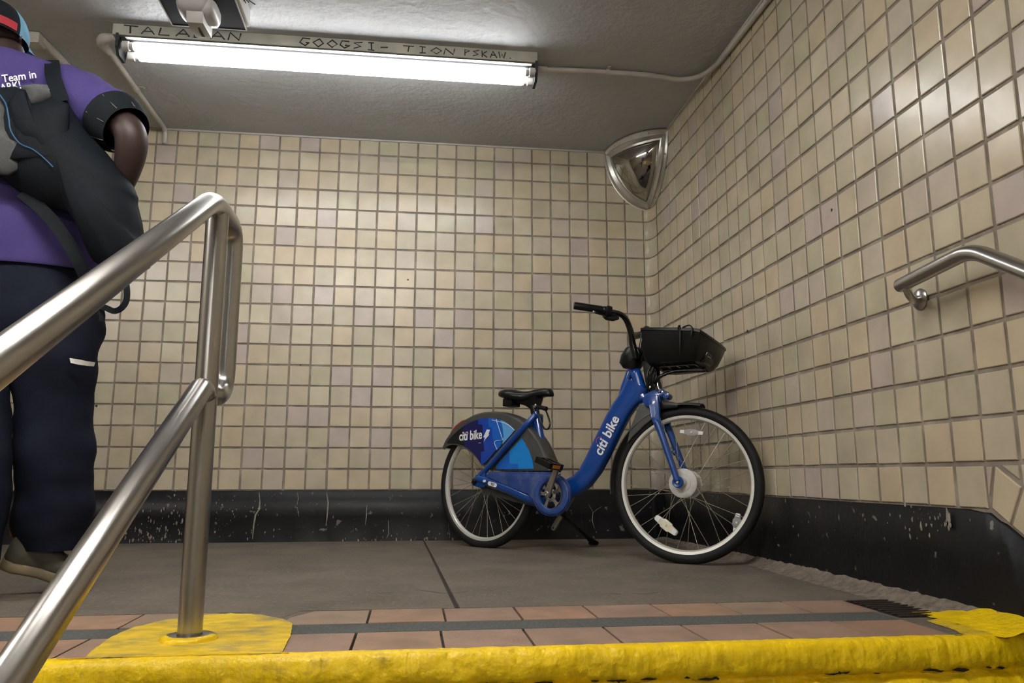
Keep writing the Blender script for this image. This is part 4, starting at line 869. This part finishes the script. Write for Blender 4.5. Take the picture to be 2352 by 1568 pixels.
# --- front fender: swept strip round the wheel
b = MB(); rings = []
for i in range(40):
    a = math.radians(188 - i * 2.85); wd = .030 + .006 * min(1, i / 10); r0 = .338
    rings.append([CFr + (SF * math.cos(a) + SU * math.sin(a)) * (r0 - .012 * abs(k) ** 2.2) + SN * (wd * k) for k in (-1, -.8, -.5, 0, .5, .8, 1)] + [CFr + (SF * math.cos(a) + SU * math.sin(a)) * (r0 + .003 - .012 * abs(k) ** 2.2) + SN * (wd * k) for k in (1, .8, .5, 0, -.5, -.8, -1)])
b.loft(rings); ff = sub(b.build('front_fender', M_dgrey, bike, angle=60))
outl(FS, [(1469, 926), (1482, 930), (1500, 938), (1503, 958), (1480, 975), (1452, 1003), (1440, 1018), (1447, 985)], -.034, .034, 'fender_flare', M_dgrey, .003, ff)
P = [(1505, 920), (1530, 920), (1553, 924), (1557, 929), (1556, 936), (1530, 938), (1505, 941)]
outl(FS, P, -.038, .038, 'fender_cap', M_blk, .006, ff)
# --- basket carrier and basket
outl(FS, [(1474, 828), (1508, 832), (1510, 870), (1518, 906), (1500, 910), (1487, 901), (1480, 870)], -.020, .020, 'basket_bracket', M_blk, .005)
brk = sub(bpy.data.objects['basket_bracket'])
for t_ in (-.045, .045):
    barz([fs(1505, 880, t_ * .6), fs(1512, 868, t_), fs(1530, 858, t_), fs(1560, 851, t_), fs(1620, 850, t_)], .0075, 'bracket_arm', M_blkg, brk, sub_=4, n=10)
    barz([fs(1488, 895, t_ * .6), fs(1486, 870, t_), fs(1490, 850, t_), fs(1500, 835, t_)], .006, 'bracket_arm', M_blkg, brk, sub_=4, n=10)
for u in (1495, 1507): barz([fs(u, 842, -.05), fs(u - 3, 862, -.055), fs(u - 8, 885, -.035), fs(u - 4, 904, -.02)], .0036, 'cable', M_blkg, brk, sub_=5, n=8)
b = MB(); b.lathe(fs(1491.5, 889.5, -.026), -SN, [(.0001, .004), (.004, .004), (.0075, .003), (.0085, 0)], 16); b.build('bracket_bolt', M_chrome, brk)
barz([fs(1509, 871, -.028), fs(1511, 885, -.03), fs(1515, 896, -.03)], .0045, 'steel_pin', M_chrome, brk, sub_=3, n=10)
b = MB(); b.lathe(fs(1519, 902, -.035), -SN, [(.017, -.05), (.017, .004), (.009, .008), (.008, .001), (.0001, .001)], 20); b.build('lock_cylinder', M_blue, brk)
b = MB(); b.lathe(fs(1518.5, 901.5, -.040), -SN, [(.0065, .0), (.0105, .004), (.0065, .005), (.006, .0)], 20); b.build('lock_ring', M_chrome, brk)
b = MB(); b.lathe(fs(1530, 908, -.035), -SN, [(.014, -.04), (.014, .004), (.006, .006), (.0001, .006)], 20); b.build('dock_pin', M_blue, brk)
# basket: open bucket, front face sloping
def brect(h, s0, s1f, wr_, wf, n=8):
    out = []
    P = [(s0, -wr_), (s1f, -wf), (s1f + .014, -wf * .6), (s1f + .018, 0), (s1f + .014, wf * .6), (s1f, wf), (s0, wr_)]
    # rounded rear corners
    Q = [(s0, -wr_ + .035), (s0 + .010, -wr_ + .010), (s0 + .035, -wr_)] + [(s0 + (s1f - s0) * k, -wr_ + (wr_ - wf) * k) for k in (.5, .85)] + [(s1f - .006, -wf + .002), (s1f + .004, -wf + .016)]
    Q += [(s1f + .016, -wf * .5), (s1f + .020, 0)]
    return Q + [(x, -y) for x, y in reversed(Q[:-1])]
HT = .955
def brow(h, s0, s1, wr_, wf, drop=0): return [loc(FS, x, y, h(x) if callable(h) else h) for x, y in brect(h, s0, s1, wr_, wf)]
hr_ = lambda x: .958 - max(0, (x + .13)) * .105 - max(0, x - .118) * .55
rings = [brow(lambda x: hr_(x), -.140, .135, .178, .172), brow(lambda x: hr_(x) + .003, -.136, .131, .174, .168), brow(lambda x: hr_(x) - .006, -.134, .129, .171, .166), brow(.875, -.133, .118, .160, .150), brow(.834, -.128, .100, .144, .130), brow(.817, -.113, .085, .127, .115)]
outer = [brow(lambda x: hr_(x), -.140, .135, .178, .172), brow(lambda x: hr_(x) - .010, -.140, .135, .178, .172), brow(lambda x: hr_(x) - .012, -.137, .132, .174, .168), brow(.875, -.138, .122, .164, .154), brow(.832, -.134, .106, .150, .137), brow(.811, -.118, .088, .132, .118)]
b = MB(); b.loft(list(reversed(rings)) + outer, cap=False)
n_ = len(rings[0]); b.add(rings[-1], [tuple(range(n_))]); b.add(outer[-1], [tuple(range(n_))]); bk = sub(b.build('basket', M_blk, bike, angle=35))
for s_ in (-.05, -.01, .03, .07): b = MB(); b.box(loc(FS, s_, 0, .811), SF, SN, SU, .004, .100, .004); b.build('basket_rib', M_blkg, bk, smooth=False)
for t_ in (-.075, 0.0, .075): b = MB(); b.box(loc(FS, -.01, t_, .809), SF, SN, SU, .085, .006, .005); b.build('basket_rail', M_blkg, bk, smooth=False)
b = MB(); b.box(loc(FS, .112, -.03, .832), (SF * .3 + SU * .95).normalized(), SN, SF, .022, .05, .014); b.build('front_lamp', M_blkg, bk, bevel=.005)
lp = loc(FS, .125, -.05, .838); b = MB(); b.box(lp, SN, SU, SF, .022, .003, .003); b.build('lamp_strip', M_chrome, bk, smooth=False)
barz([fs(1557, 756, -.178), fs(1559, 748.5, -.178), fs(1562, 752, -.174), fs(1562, 790, -.176), fs(1562, 815, -.168)], .0036, 'bungee_cord', M_blk, bk, sub_=5, n=8)
barz([fs(1568, 752, -.176), fs(1577, 748, -.170), fs(1585, 747.5, -.168), fs(1590, 754, -.176), fs(1588, 766, -.180), fs(1585.5, 775, -.178)], .0036, 'bungee_cord', M_blk, bk, sub_=5, n=8)
# ------------------------------------------------------------------ PERSON
per = empty('person', (-2.62, -1.85, 0), 'person seen from behind in purple work shirt, navy trousers and blue cap, walking off', 'person')
YP = -1.90
def P_(u, v, y=YP): return ony(u, v, y)
PXM = F_PX / 2.42
def px(n): return n / PXM
# body: one continuous skinned surface
J = {}
def skin_body():
    vs = []; es = []; rs = []
    def nv(p, r, par=None):
        vs.append(V(p)); rs.append(r if isinstance(r, tuple) else (r, r))
        if par is not None: es.append((par, len(vs) - 1))
        return len(vs) - 1
    hc = P_(-8, 74)
    pel = nv(P_(15, 660), (.13, .10)); wa = nv(P_(16, 560), (.125, .09), pel); chs = nv(P_(18, 380), (.15, .10), wa); uc = nv(P_(20, 230), (.15, .10), chs)
    nk = nv(P_(22, 158, YP + .01), (.058, .058), uc); nk2 = nv(P_(16, 118, YP + .015), (.056, .056), nk)
    jw = nv(hc + V((0, .035, -.045)), (.060, .070), nk2); md = nv(hc + V((0, .012, .015)), (.068, .085), jw); nv(hc + V((0, .005, .075)), (.052, .068), md)
    nz = nv(hc + V((0, .125, -.01)), (.012, .016), md); nv(hc + V((0, .142, -.022)), (.010, .010), nz)
    for s in (1, -1):
        ea = nv(hc + V((.072 * s, .0, -.012)), (.008, .020), md); nv(hc + V((.082 * s, -.012, -.008)), (.006, .024), ea)
    # arms
    sh = nv(P_(172, 205), (.056, .056), uc); el = nv(P_(303, 300, -2.06), (.052, .052), sh)
    fa = nv(P_(303, 345, -2.04), (.050, .050), el); fb_ = nv(P_(288, 410, -2.0), (.038, .038), fa); wr_ = nv(P_(262, 470, -1.95), (.026, .026), fb_)
    pm = nv(P_(240, 505, -1.93), (.038, .018), wr_)
    for k in range(4):
        b0 = P_(236 - k * 7, 515 + k * 4, -1.93 + .012 * k); f1 = nv(b0 + V((-.02, .01, -.02)), .0095, pm); f2 = nv(b0 + V((-.034, .026, -.046 + .004 * k)), .009, f1); nv(b0 + V((-.036, .045, -.062 + .006 * k)), .008, f2)
    t1 = nv(P_(238, 492, -1.90), .011, wr_); nv(P_(222, 500, -1.87), .0095, t1)
    sh = nv(P_(-140, 205), (.056, .056), uc); el = nv(P_(-205, 420, -1.92), (.042, .042), sh); fa = nv(P_(-200, 520, -1.80), (.038, .038), el); wr_ = nv(P_(-190, 590, -1.70), (.026, .026), fa)
    pm = nv(P_(-185, 620, -1.68), (.036, .018), wr_)
    for k in range(4):
        b0 = vs[pm] + V((-.03 + .02 * k, .0, -.035)); f1 = nv(b0, .0095, pm); f2 = nv(b0 + V((0, .012, -.032)), .009, f1); nv(b0 + V((0, .032, -.048 + .004 * abs(k - 1))), .008, f2)
    t1 = nv(vs[pm] + V((.035, .015, .0)), .011, wr_); nv(vs[pm] + V((.045, .028, -.025)), .0095, t1)
    # legs
    for pts in ([(105, 720, -1.88, .085), (125, 930, -1.86, .058), (118, 1080, -1.82, .050), (92, 1220, -1.80, .036), (120, 1290, -1.79, .034)], [(-60, 720, -1.92, .085), (-60, 930, -1.95, .058), (-62, 1080, -1.97, .050), (-65, 1270, -1.98, .036), (-70, 1330, -1.90, .034)]):
        pr = pel
        for (u, v, y, r) in pts: pr = nv(P_(u, v, y), (r, r), pr)
    me = bpy.data.meshes.new('body'); inv = parent_world(per).inverted(); me.from_pydata([inv @ v for v in vs], es, [])
    o = bpy.data.objects.new('body_tmp', me); COL.objects.link(o)
    m = o.modifiers.new('k', 'SKIN'); m.use_smooth_shade = True
    for i, sv in enumerate(me.skin_vertices[0].data): sv.radius = rs[i]; sv.use_root = (i == 0)
    m2 = o.modifiers.new('s', 'SUBSURF'); m2.levels = 2; m2.render_levels = 2
    dg = bpy.context.evaluated_depsgraph_get(); nm = bpy.data.meshes.new_from_object(o.evaluated_get(dg)); bpy.data.objects.remove(o)
    nm.materials.clear(); nm.materials.append(M_skin); nm.polygons.foreach_set('use_smooth', [True] * len(nm.polygons))
    b_ = bpy.data.objects.new('body', nm); COL.objects.link(b_); b_.parent = per; return b_
body = skin_body()
def eloft(name, rows, m, parent, fold=.0, fs_=6.0, n=36, ax=X_, bx=Y_, angle=180, cap=False, seed=0, shell=.0):
    rings = []
    for c, rx, ry in rows:
        r = []
        for k in range(n):
            a = 2 * PI * k / n; p = V(c) + ax * (math.cos(a) * rx) + bx * (math.sin(a) * ry)
            if fold:
                q = V((p.x * fs_, p.y * fs_, p.z * fs_ * 1.3 + seed)); d_ = noise.noise(q) + .5 * noise.noise(q * 2.3); p += (p - V(c)).normalized() * d_ * fold
            r.append(p)
        rings.append(r)
    b = MB(); b.loft(rings, cap=cap); return b.build(name, m, parent, angle=angle)
def dens(rows, k=5):   # smooth in-between rings
    out = []
    for i in range(len(rows) - 1):
        A, B = rows[i], rows[i + 1]; A0 = rows[max(i - 1, 0)]; B1 = rows[min(i + 2, len(rows) - 1)]
        for q in range(k):
            t = q / k; f = lambda a0, a, b_, b1: .5 * (2 * a + (b_ - a0) * t + (2 * a0 - 5 * a + 4 * b_ - b1) * t * t + (3 * a - a0 - 3 * b_ + b1) * t ** 3)
            out.append((f(A0[0], A[0], B[0], B1[0]), f(A0[1], A[1], B[1], B1[1]), f(A0[2], A[2], B[2], B1[2])))
    out.append(rows[-1]); return out
# shirt: torso plus sleeves
tor = [(P_(22, 128), px(40), .060), (P_(22, 136), px(62), .075), (P_(22, 148), px(110), .090), (P_(22, 166), px(155), .105), (P_(22, 195), px(178), .120), (P_(22, 250), px(180), .130), (P_(20, 330), px(176), .135), (P_(18, 420), px(176), .135), (P_(16, 500), px(186), .135), (P_(14, 570), px(196), .135), (P_(10, 612), px(196), .135), (P_(8, 622), px(192), .132)]
shirt = sub(eloft('shirt', dens(tor, 5), M_shirt, per, fold=.012, fs_=7))
def path_loft(name, pts, m, parent, n=28, fold=0, k=5, seed=0, flat=1.0):
    rows = dens([(V(p), r, 0) for p, r in pts], k); rings = []; a = V((0, -1, 0))
    for i, (p, r, _) in enumerate(rows):
        t_ = (rows[min(i + 1, len(rows) - 1)][0] - rows[max(i - 1, 0)][0]).normalized(); a = (a - t_ * a.dot(t_)).normalized(); b2 = t_.cross(a); rr = []
        for q in range(n):
            an = 2 * PI * q / n; d_ = a * math.cos(an) * flat + b2 * math.sin(an); c = p + d_ * r
            if fold: c += d_ * (noise.noise(V((c.x * 9, c.y * 9, c.z * 11 + seed))) + .5 * noise.noise(V((c.x * 22, c.y * 22, c.z * 22 + seed)))) * fold
            rr.append(c)
        rings.append(rr)
    b = MB(); b.loft(rings, cap=False); return b.build(name, m, parent, angle=180)
sl = [(P_(105, 215), px(52)), (P_(150, 215, -1.90), px(66)), (P_(195, 238, -1.94), px(74)), (P_(235, 262, -1.98), px(72)), (P_(262, 280, -2.01), px(64)), (P_(280, 294, -2.03), px(56))]
path_loft('sleeve', sl, M_shirt, shirt, fold=.012)
path_loft('sleeve', [(P_(-70, 200), px(60)), (P_(-120, 205), px(70)), (P_(-165, 260), px(68)), (P_(-190, 340, -1.91), px(60))], M_shirt, shirt, fold=.01, seed=4)
cf = [(P_(262, 280, -2.01), px(71)), (P_(275, 289, -2.025), px(66)), (P_(291, 300, -2.04), px(55))]
path_loft('plaid_cuff', cf, M_plaid, shirt, fold=.004, k=4)
ax_ = (cf[2][0] - cf[0][0]).normalized(); a_ = (V((0, -1, 0)) - ax_ * V((0, -1, 0)).dot(ax_)).normalized(); b2 = ax_.cross(a_)
for an in (-1.1, -.35, .4, 1.15):
    b = MB(); b.tube([cf[0][0].lerp(cf[2][0], t) + (a_ * math.cos(an) + b2 * math.sin(an)) * (px(72) - px(15) * t) for t in (.05, .5, .98)], .0014, 5); b.build('plaid_line', M_plaidl, shirt, smooth=False)
# back print
tp = P_(6, 190, YP - .126); tq = P_(84, 179, YP - .122)
text_mesh('back_print', 'Team in', .047, tp, (tq - tp), Z_, M_white, shirt, bold=.014, ext=.0006, width=(tq - tp).length, height=px(19))
tp = P_(-46, 220, YP - .134); tq = P_(49, 203, YP - .128)
text_mesh('back_print', 'NEWARK!', .036, tp, (tq - tp), Z_, M_white, shirt, bold=.014, ext=.0006, width=(tq - tp).length, height=px(19))
# trousers
eloft('trouser_hips', dens([(P_(8, 600), px(184), .125), (P_(8, 640), px(180), .125), (P_(16, 690), px(188), .135), (P_(20, 740), px(186), .135), (P_(22, 775), px(168), .120)], 5), M_pant, per, fold=.010, fs_=6)
tr = sub(bpy.data.objects['trouser_hips'])
tr.name = 'trousers'; WORLD['trousers'] = WORLD['trouser_hips']
leg = [(P_(118, 690, -1.89), px(100), .12), (P_(128, 760, -1.885), px(104), .12), (P_(122, 830, -1.88), px(96), .11), (P_(122, 900, -1.87), px(86), .105), (P_(123, 970, -1.85), px(84), .10), (P_(130, 1050, -1.84), px(78), .095), (P_(131, 1110, -1.82), px(82), .095), (P_(124, 1175, -1.81), px(83), .095), (P_(112, 1225, -1.80), px(72), .085), (P_(116, 1262, -1.80), px(60), .07)]
eloft('trouser_leg', dens(leg, 6), M_pant, tr, fold=.016, fs_=6, seed=3)
leg = [(P_(-70, 690, -1.91), px(100), .12), (P_(-78, 830, -1.93), px(90), .11), (P_(-80, 960, -1.95), px(88), .10), (P_(-72, 1080, -1.96), px(86), .095), (P_(-80, 1180, -1.97), px(78), .09), (P_(-84, 1290, -1.98), px(64), .075)]
eloft('trouser_leg', dens(leg, 6), M_pant, tr, fold=.010, fs_=6, seed=8)
b = MB(); P = [P_(u, v, -2.0) for u, v in ((160, 822), (180, 825), (200, 829), (219, 832))]; Q = [P_(u, v, -2.0) for u, v in ((162, 833), (180, 837), (200, 840), (216, 841))]
yo = lambda p, k: V((p.x, (-1.995, -1.985, -1.965, -1.925)[k], p.z)); rows_ = [[P_(u, v, y) for (u, v), y in zip(r_, (-1.993, -1.988, -1.972, -1.935))] for r_ in (((160, 822), (180, 825), (200, 829), (219, 832)), ((162, 833), (180, 837), (200, 840), (216, 841)))]
b.loft([rows_[0], rows_[1]], cap=False, close=False); b.build('reflective_strip', M_tape, tr, angle=180)
# shoes: heel lifted, toe on the floor
def shoe(heel, toe, hgt, name):
    d_ = (toe - heel); L_ = d_.length; d_.normalize(); sdv = d_.cross(Z_).normalized(); up = sdv.cross(d_).normalized(); rings = []; srings = []
    for s, wd, h1, h0 in ((0, .022, .055, .012), (.03, .034, .095, .004), (.14, .038, .108, .0), (.28, .037, .105, .004), (.42, .038, .082, .006), (.58, .044, .062, .004), (.74, .048, .052, .002), (.88, .044, .044, .002), (.97, .030, .034, .006), (1.0, .012, .022, .012)):
        c = heel + d_ * (L_ * s); r = []; wd *= (1.1 if hgt > 1 else 1); h1 *= (hgt if hgt > 1 else 1)
        for k in range(18):
            a = 2 * PI * k / 18; ca, sa = math.cos(a), math.sin(a); r.append(c + sdv * (wd * math.copysign(abs(ca) ** .8, ca)) + up * ((h1 + h0) / 2 + (h1 - h0) / 2 * math.copysign(abs(sa) ** .8, sa)))
        rings.append(r); srings.append([c + sdv * ((wd + .004) * x) + up * z for x, z in ((-1, h0 + .016), (-1.02, h0 - .006), (-.8, h0 - .013), (.8, h0 - .013), (1.02, h0 - .006), (1, h0 + .016))])
    b = MB(); b.loft(rings); o = sub(b.build(name, M_shoe, per, angle=180)); b = MB(); b.loft(srings); b.build('sole', M_sole, o, angle=60)
    b = MB(); b.tube([heel + up * .085 - d_ * .002, heel + up * .105 - d_ * .012, heel + up * .120 - d_ * .008], [.010, .011, .006], 10, flat=.5); b.build('heel_tab', M_oran, o)
    return o
shoe(P_(2, 1296, -1.83), P_(207, 1350, -1.76), 1.25, 'shoe')
shoe(V((-2.96, -2.07, .015)), V((-2.92, -1.80, .015)), .1, 'shoe')
# cap
hc = P_(-10, 70); b = MB(); rings = []
def dome(th, ph, R=(.088, .110, .104)): return hc + V((math.sin(th) * math.cos(ph) * R[0], math.sin(th) * math.sin(ph) * R[1] + .008, math.cos(th) * R[2] - .004))
ths = [.05] + [k * PI * .56 / 10 for k in range(1, 11)]
rings = [[dome(t, 2 * PI * k / 48) for k in range(48)] for t in ths]; b = MB(); b.loft(rings, cap=False); b.add(rings[0], [tuple(range(48))]); cap = sub(b.build('cap', [M_capb, M_capk], per, angle=180))
for p in cap.data.polygons:
    c = p.center + per.location - hc
    az = math.degrees(math.atan2((c.y - .008), c.x)) % 360
    if 196 < az < 338: p.material_index = 1
b = MB(); rr = []
for i in range(15):
    ph = math.radians(200 + 137 * i / 14); rr.append([dome(t, ph, (.090, .112, .106)) for t in (PI * .46, PI * .50, PI * .54)])
b.loft(rr, cap=False, close=False); b.build('cap_strap', M_capr, cap, angle=180)
b = MB(); rr = []
for i in range(13):
    ph = math.radians(30 + 120 * i / 12); p0 = dome(PI * .54, ph); o_ = V((math.cos(ph), math.sin(ph), 0)); k = math.sin(PI * i / 12); rr.append([p0, p0 + o_ * (.04 * k) - Z_ * .004, p0 + o_ * (.075 * k) - Z_ * .014])
b.loft(rr, cap=False, close=False); b.build('cap_brim', M_capb, cap, angle=180)
# ------------------------------------------------------------------ BAG slung on the back
bag = empty('shoulder_bag', P_(180, 420, -2.07), 'slack charcoal backpack with grey panels and blue piping slung over one shoulder', 'bag')
def pillow(name, pts, y0, thick, m, parent, centre, rings_=7, front_only=False, pw=.6, nz=.006):
    cu, cv = centre; n = 0; P = []
    for i in range(len(pts)):
        (a, b_), (c_, d_) = pts[i], pts[(i + 1) % len(pts)]
        for k in range(3): t = k / 3; P.append((a + (c_ - a) * t, b_ + (d_ - b_) * t))
    rows = []
    def row(k, sgn):
        r = []
        for u, v in P:
            uu, vv = cu + (u - cu) * k, cv + (v - cv) * k; dep = (1 - k ** 2) ** pw * thick
            p = ony(uu, vv, y0); d_ = ray(uu, vv).normalized(); q = p + V((0, 1, 0)) * (-dep * sgn) if sgn > 0 else p + V((0, 1, 0)) * (dep * .12)
            q += V((0, -1, 0)) * noise.noise(V((p.x * 8, p.z * 8, 3))) * nz * (1 if k < .98 else 0)
            r.append(q)
        return r
    ks = [1.0, .97, .90, .78, .62, .42, .2, .02]
    if front_only: rows = [row(k, 1) for k in ks]
    else: rows = [row(k, -1) for k in reversed(ks)] + [row(k, 1) for k in ks[1:]]
    b = MB(); b.loft(rows, cap=True); return b.build(name, m, parent, angle=180)
YBG = -2.035
main = [(-70, 215), (0, 203), (40, 200), (58, 210), (70, 238), (100, 232), (138, 214), (160, 232), (200, 296), (240, 345), (285, 400), (308, 430), (318, 455), (317, 470), (328, 515), (334, 565), (352, 596), (345, 615), (318, 634), (290, 650), (262, 632), (215, 600), (190, 530), (162, 492), (100, 476), (48, 444), (0, 405), (-70, 400)]
bgm = sub(pillow('bag_body', main, YBG, .11, M_bag, bag, (165, 390)))
pillow('grey_panel', [(-80, 225), (0, 228), (14, 250), (22, 300), (45, 330), (84, 347), (62, 372), (42, 392), (20, 404), (-80, 390)], YBG - .075, .035, M_bagg, bag, (0, 320), front_only=False, nz=.003)
pillow('grey_panel', [(48, 199), (80, 194), (112, 196), (142, 212), (152, 228), (135, 234), (105, 238), (76, 248), (66, 244), (62, 226)], YBG - .02, .028, M_bagg, bag, (95, 216), nz=.002)
pillow('front_flap', [(66, 246), (105, 238), (140, 231), (160, 240), (158, 330), (150, 400), (120, 392), (88, 350), (50, 330), (26, 298), (16, 240), (40, 203), (58, 206)], YBG - .078, .035, M_bag, bag, (95, 300), nz=.006)
b = MB(); b.tube([P_(u, v, YBG - y) for u, v, y in ((0, 218, .085), (14, 240, .1), (20, 270, .11), (25, 300, .112), (45, 329, .112), (75, 343, .112), (100, 362, .112), (122, 384, .11))], .0022, 6, sub=4); b.build('blue_piping', M_pipe, bag)
def strap(name, pts, wd, m=M_bag, thick=.004, n=4):
    pts3 = [P_(u, v, y) for u, v, y in pts]; rows = dens([(p, 0, 0) for p in pts3], 5); P = [r[0] for r in rows]; A, B, C, D = [], [], [], []
    for i, p in enumerate(P):
        t_ = (P[min(i + 1, len(P) - 1)] - P[max(i - 1, 0)]).normalized(); vd = (p - CAM).normalized(); s_ = t_.cross(vd).normalized()
        A.append([p + s_ * wd / 2, p - s_ * wd / 2, p - s_ * wd / 2 + vd * thick, p + s_ * wd / 2 + vd * thick])
    b = MB(); b.loft(A); return b.build(name, m, bag, angle=60)
strap('shoulder_strap', [(118, 138, -1.88), (120, 150, -1.99), (122, 175, -2.045), (130, 200, -2.07), (142, 232, -2.09)], px(32))
strap('lower_strap', [(48, 440, -2.06), (90, 475, -2.065), (125, 512, -2.065), (155, 555, -2.06), (180, 600, -2.05), (198, 640, -2.03)], px(27))
strap('strap_tail', [(284, 632, -2.03), (291, 660, -2.04), (290, 690, -2.04), (278, 708, -2.04), (262, 714, -2.035), (246, 708, -2.03), (234, 703, -2.02), (224, 690, -2.0)], px(13))
strap('strap_tail', [(222, 688, -2.0), (230, 706, -2.005), (235, 722, -2.01), (234, 737, -2.01)], px(12))
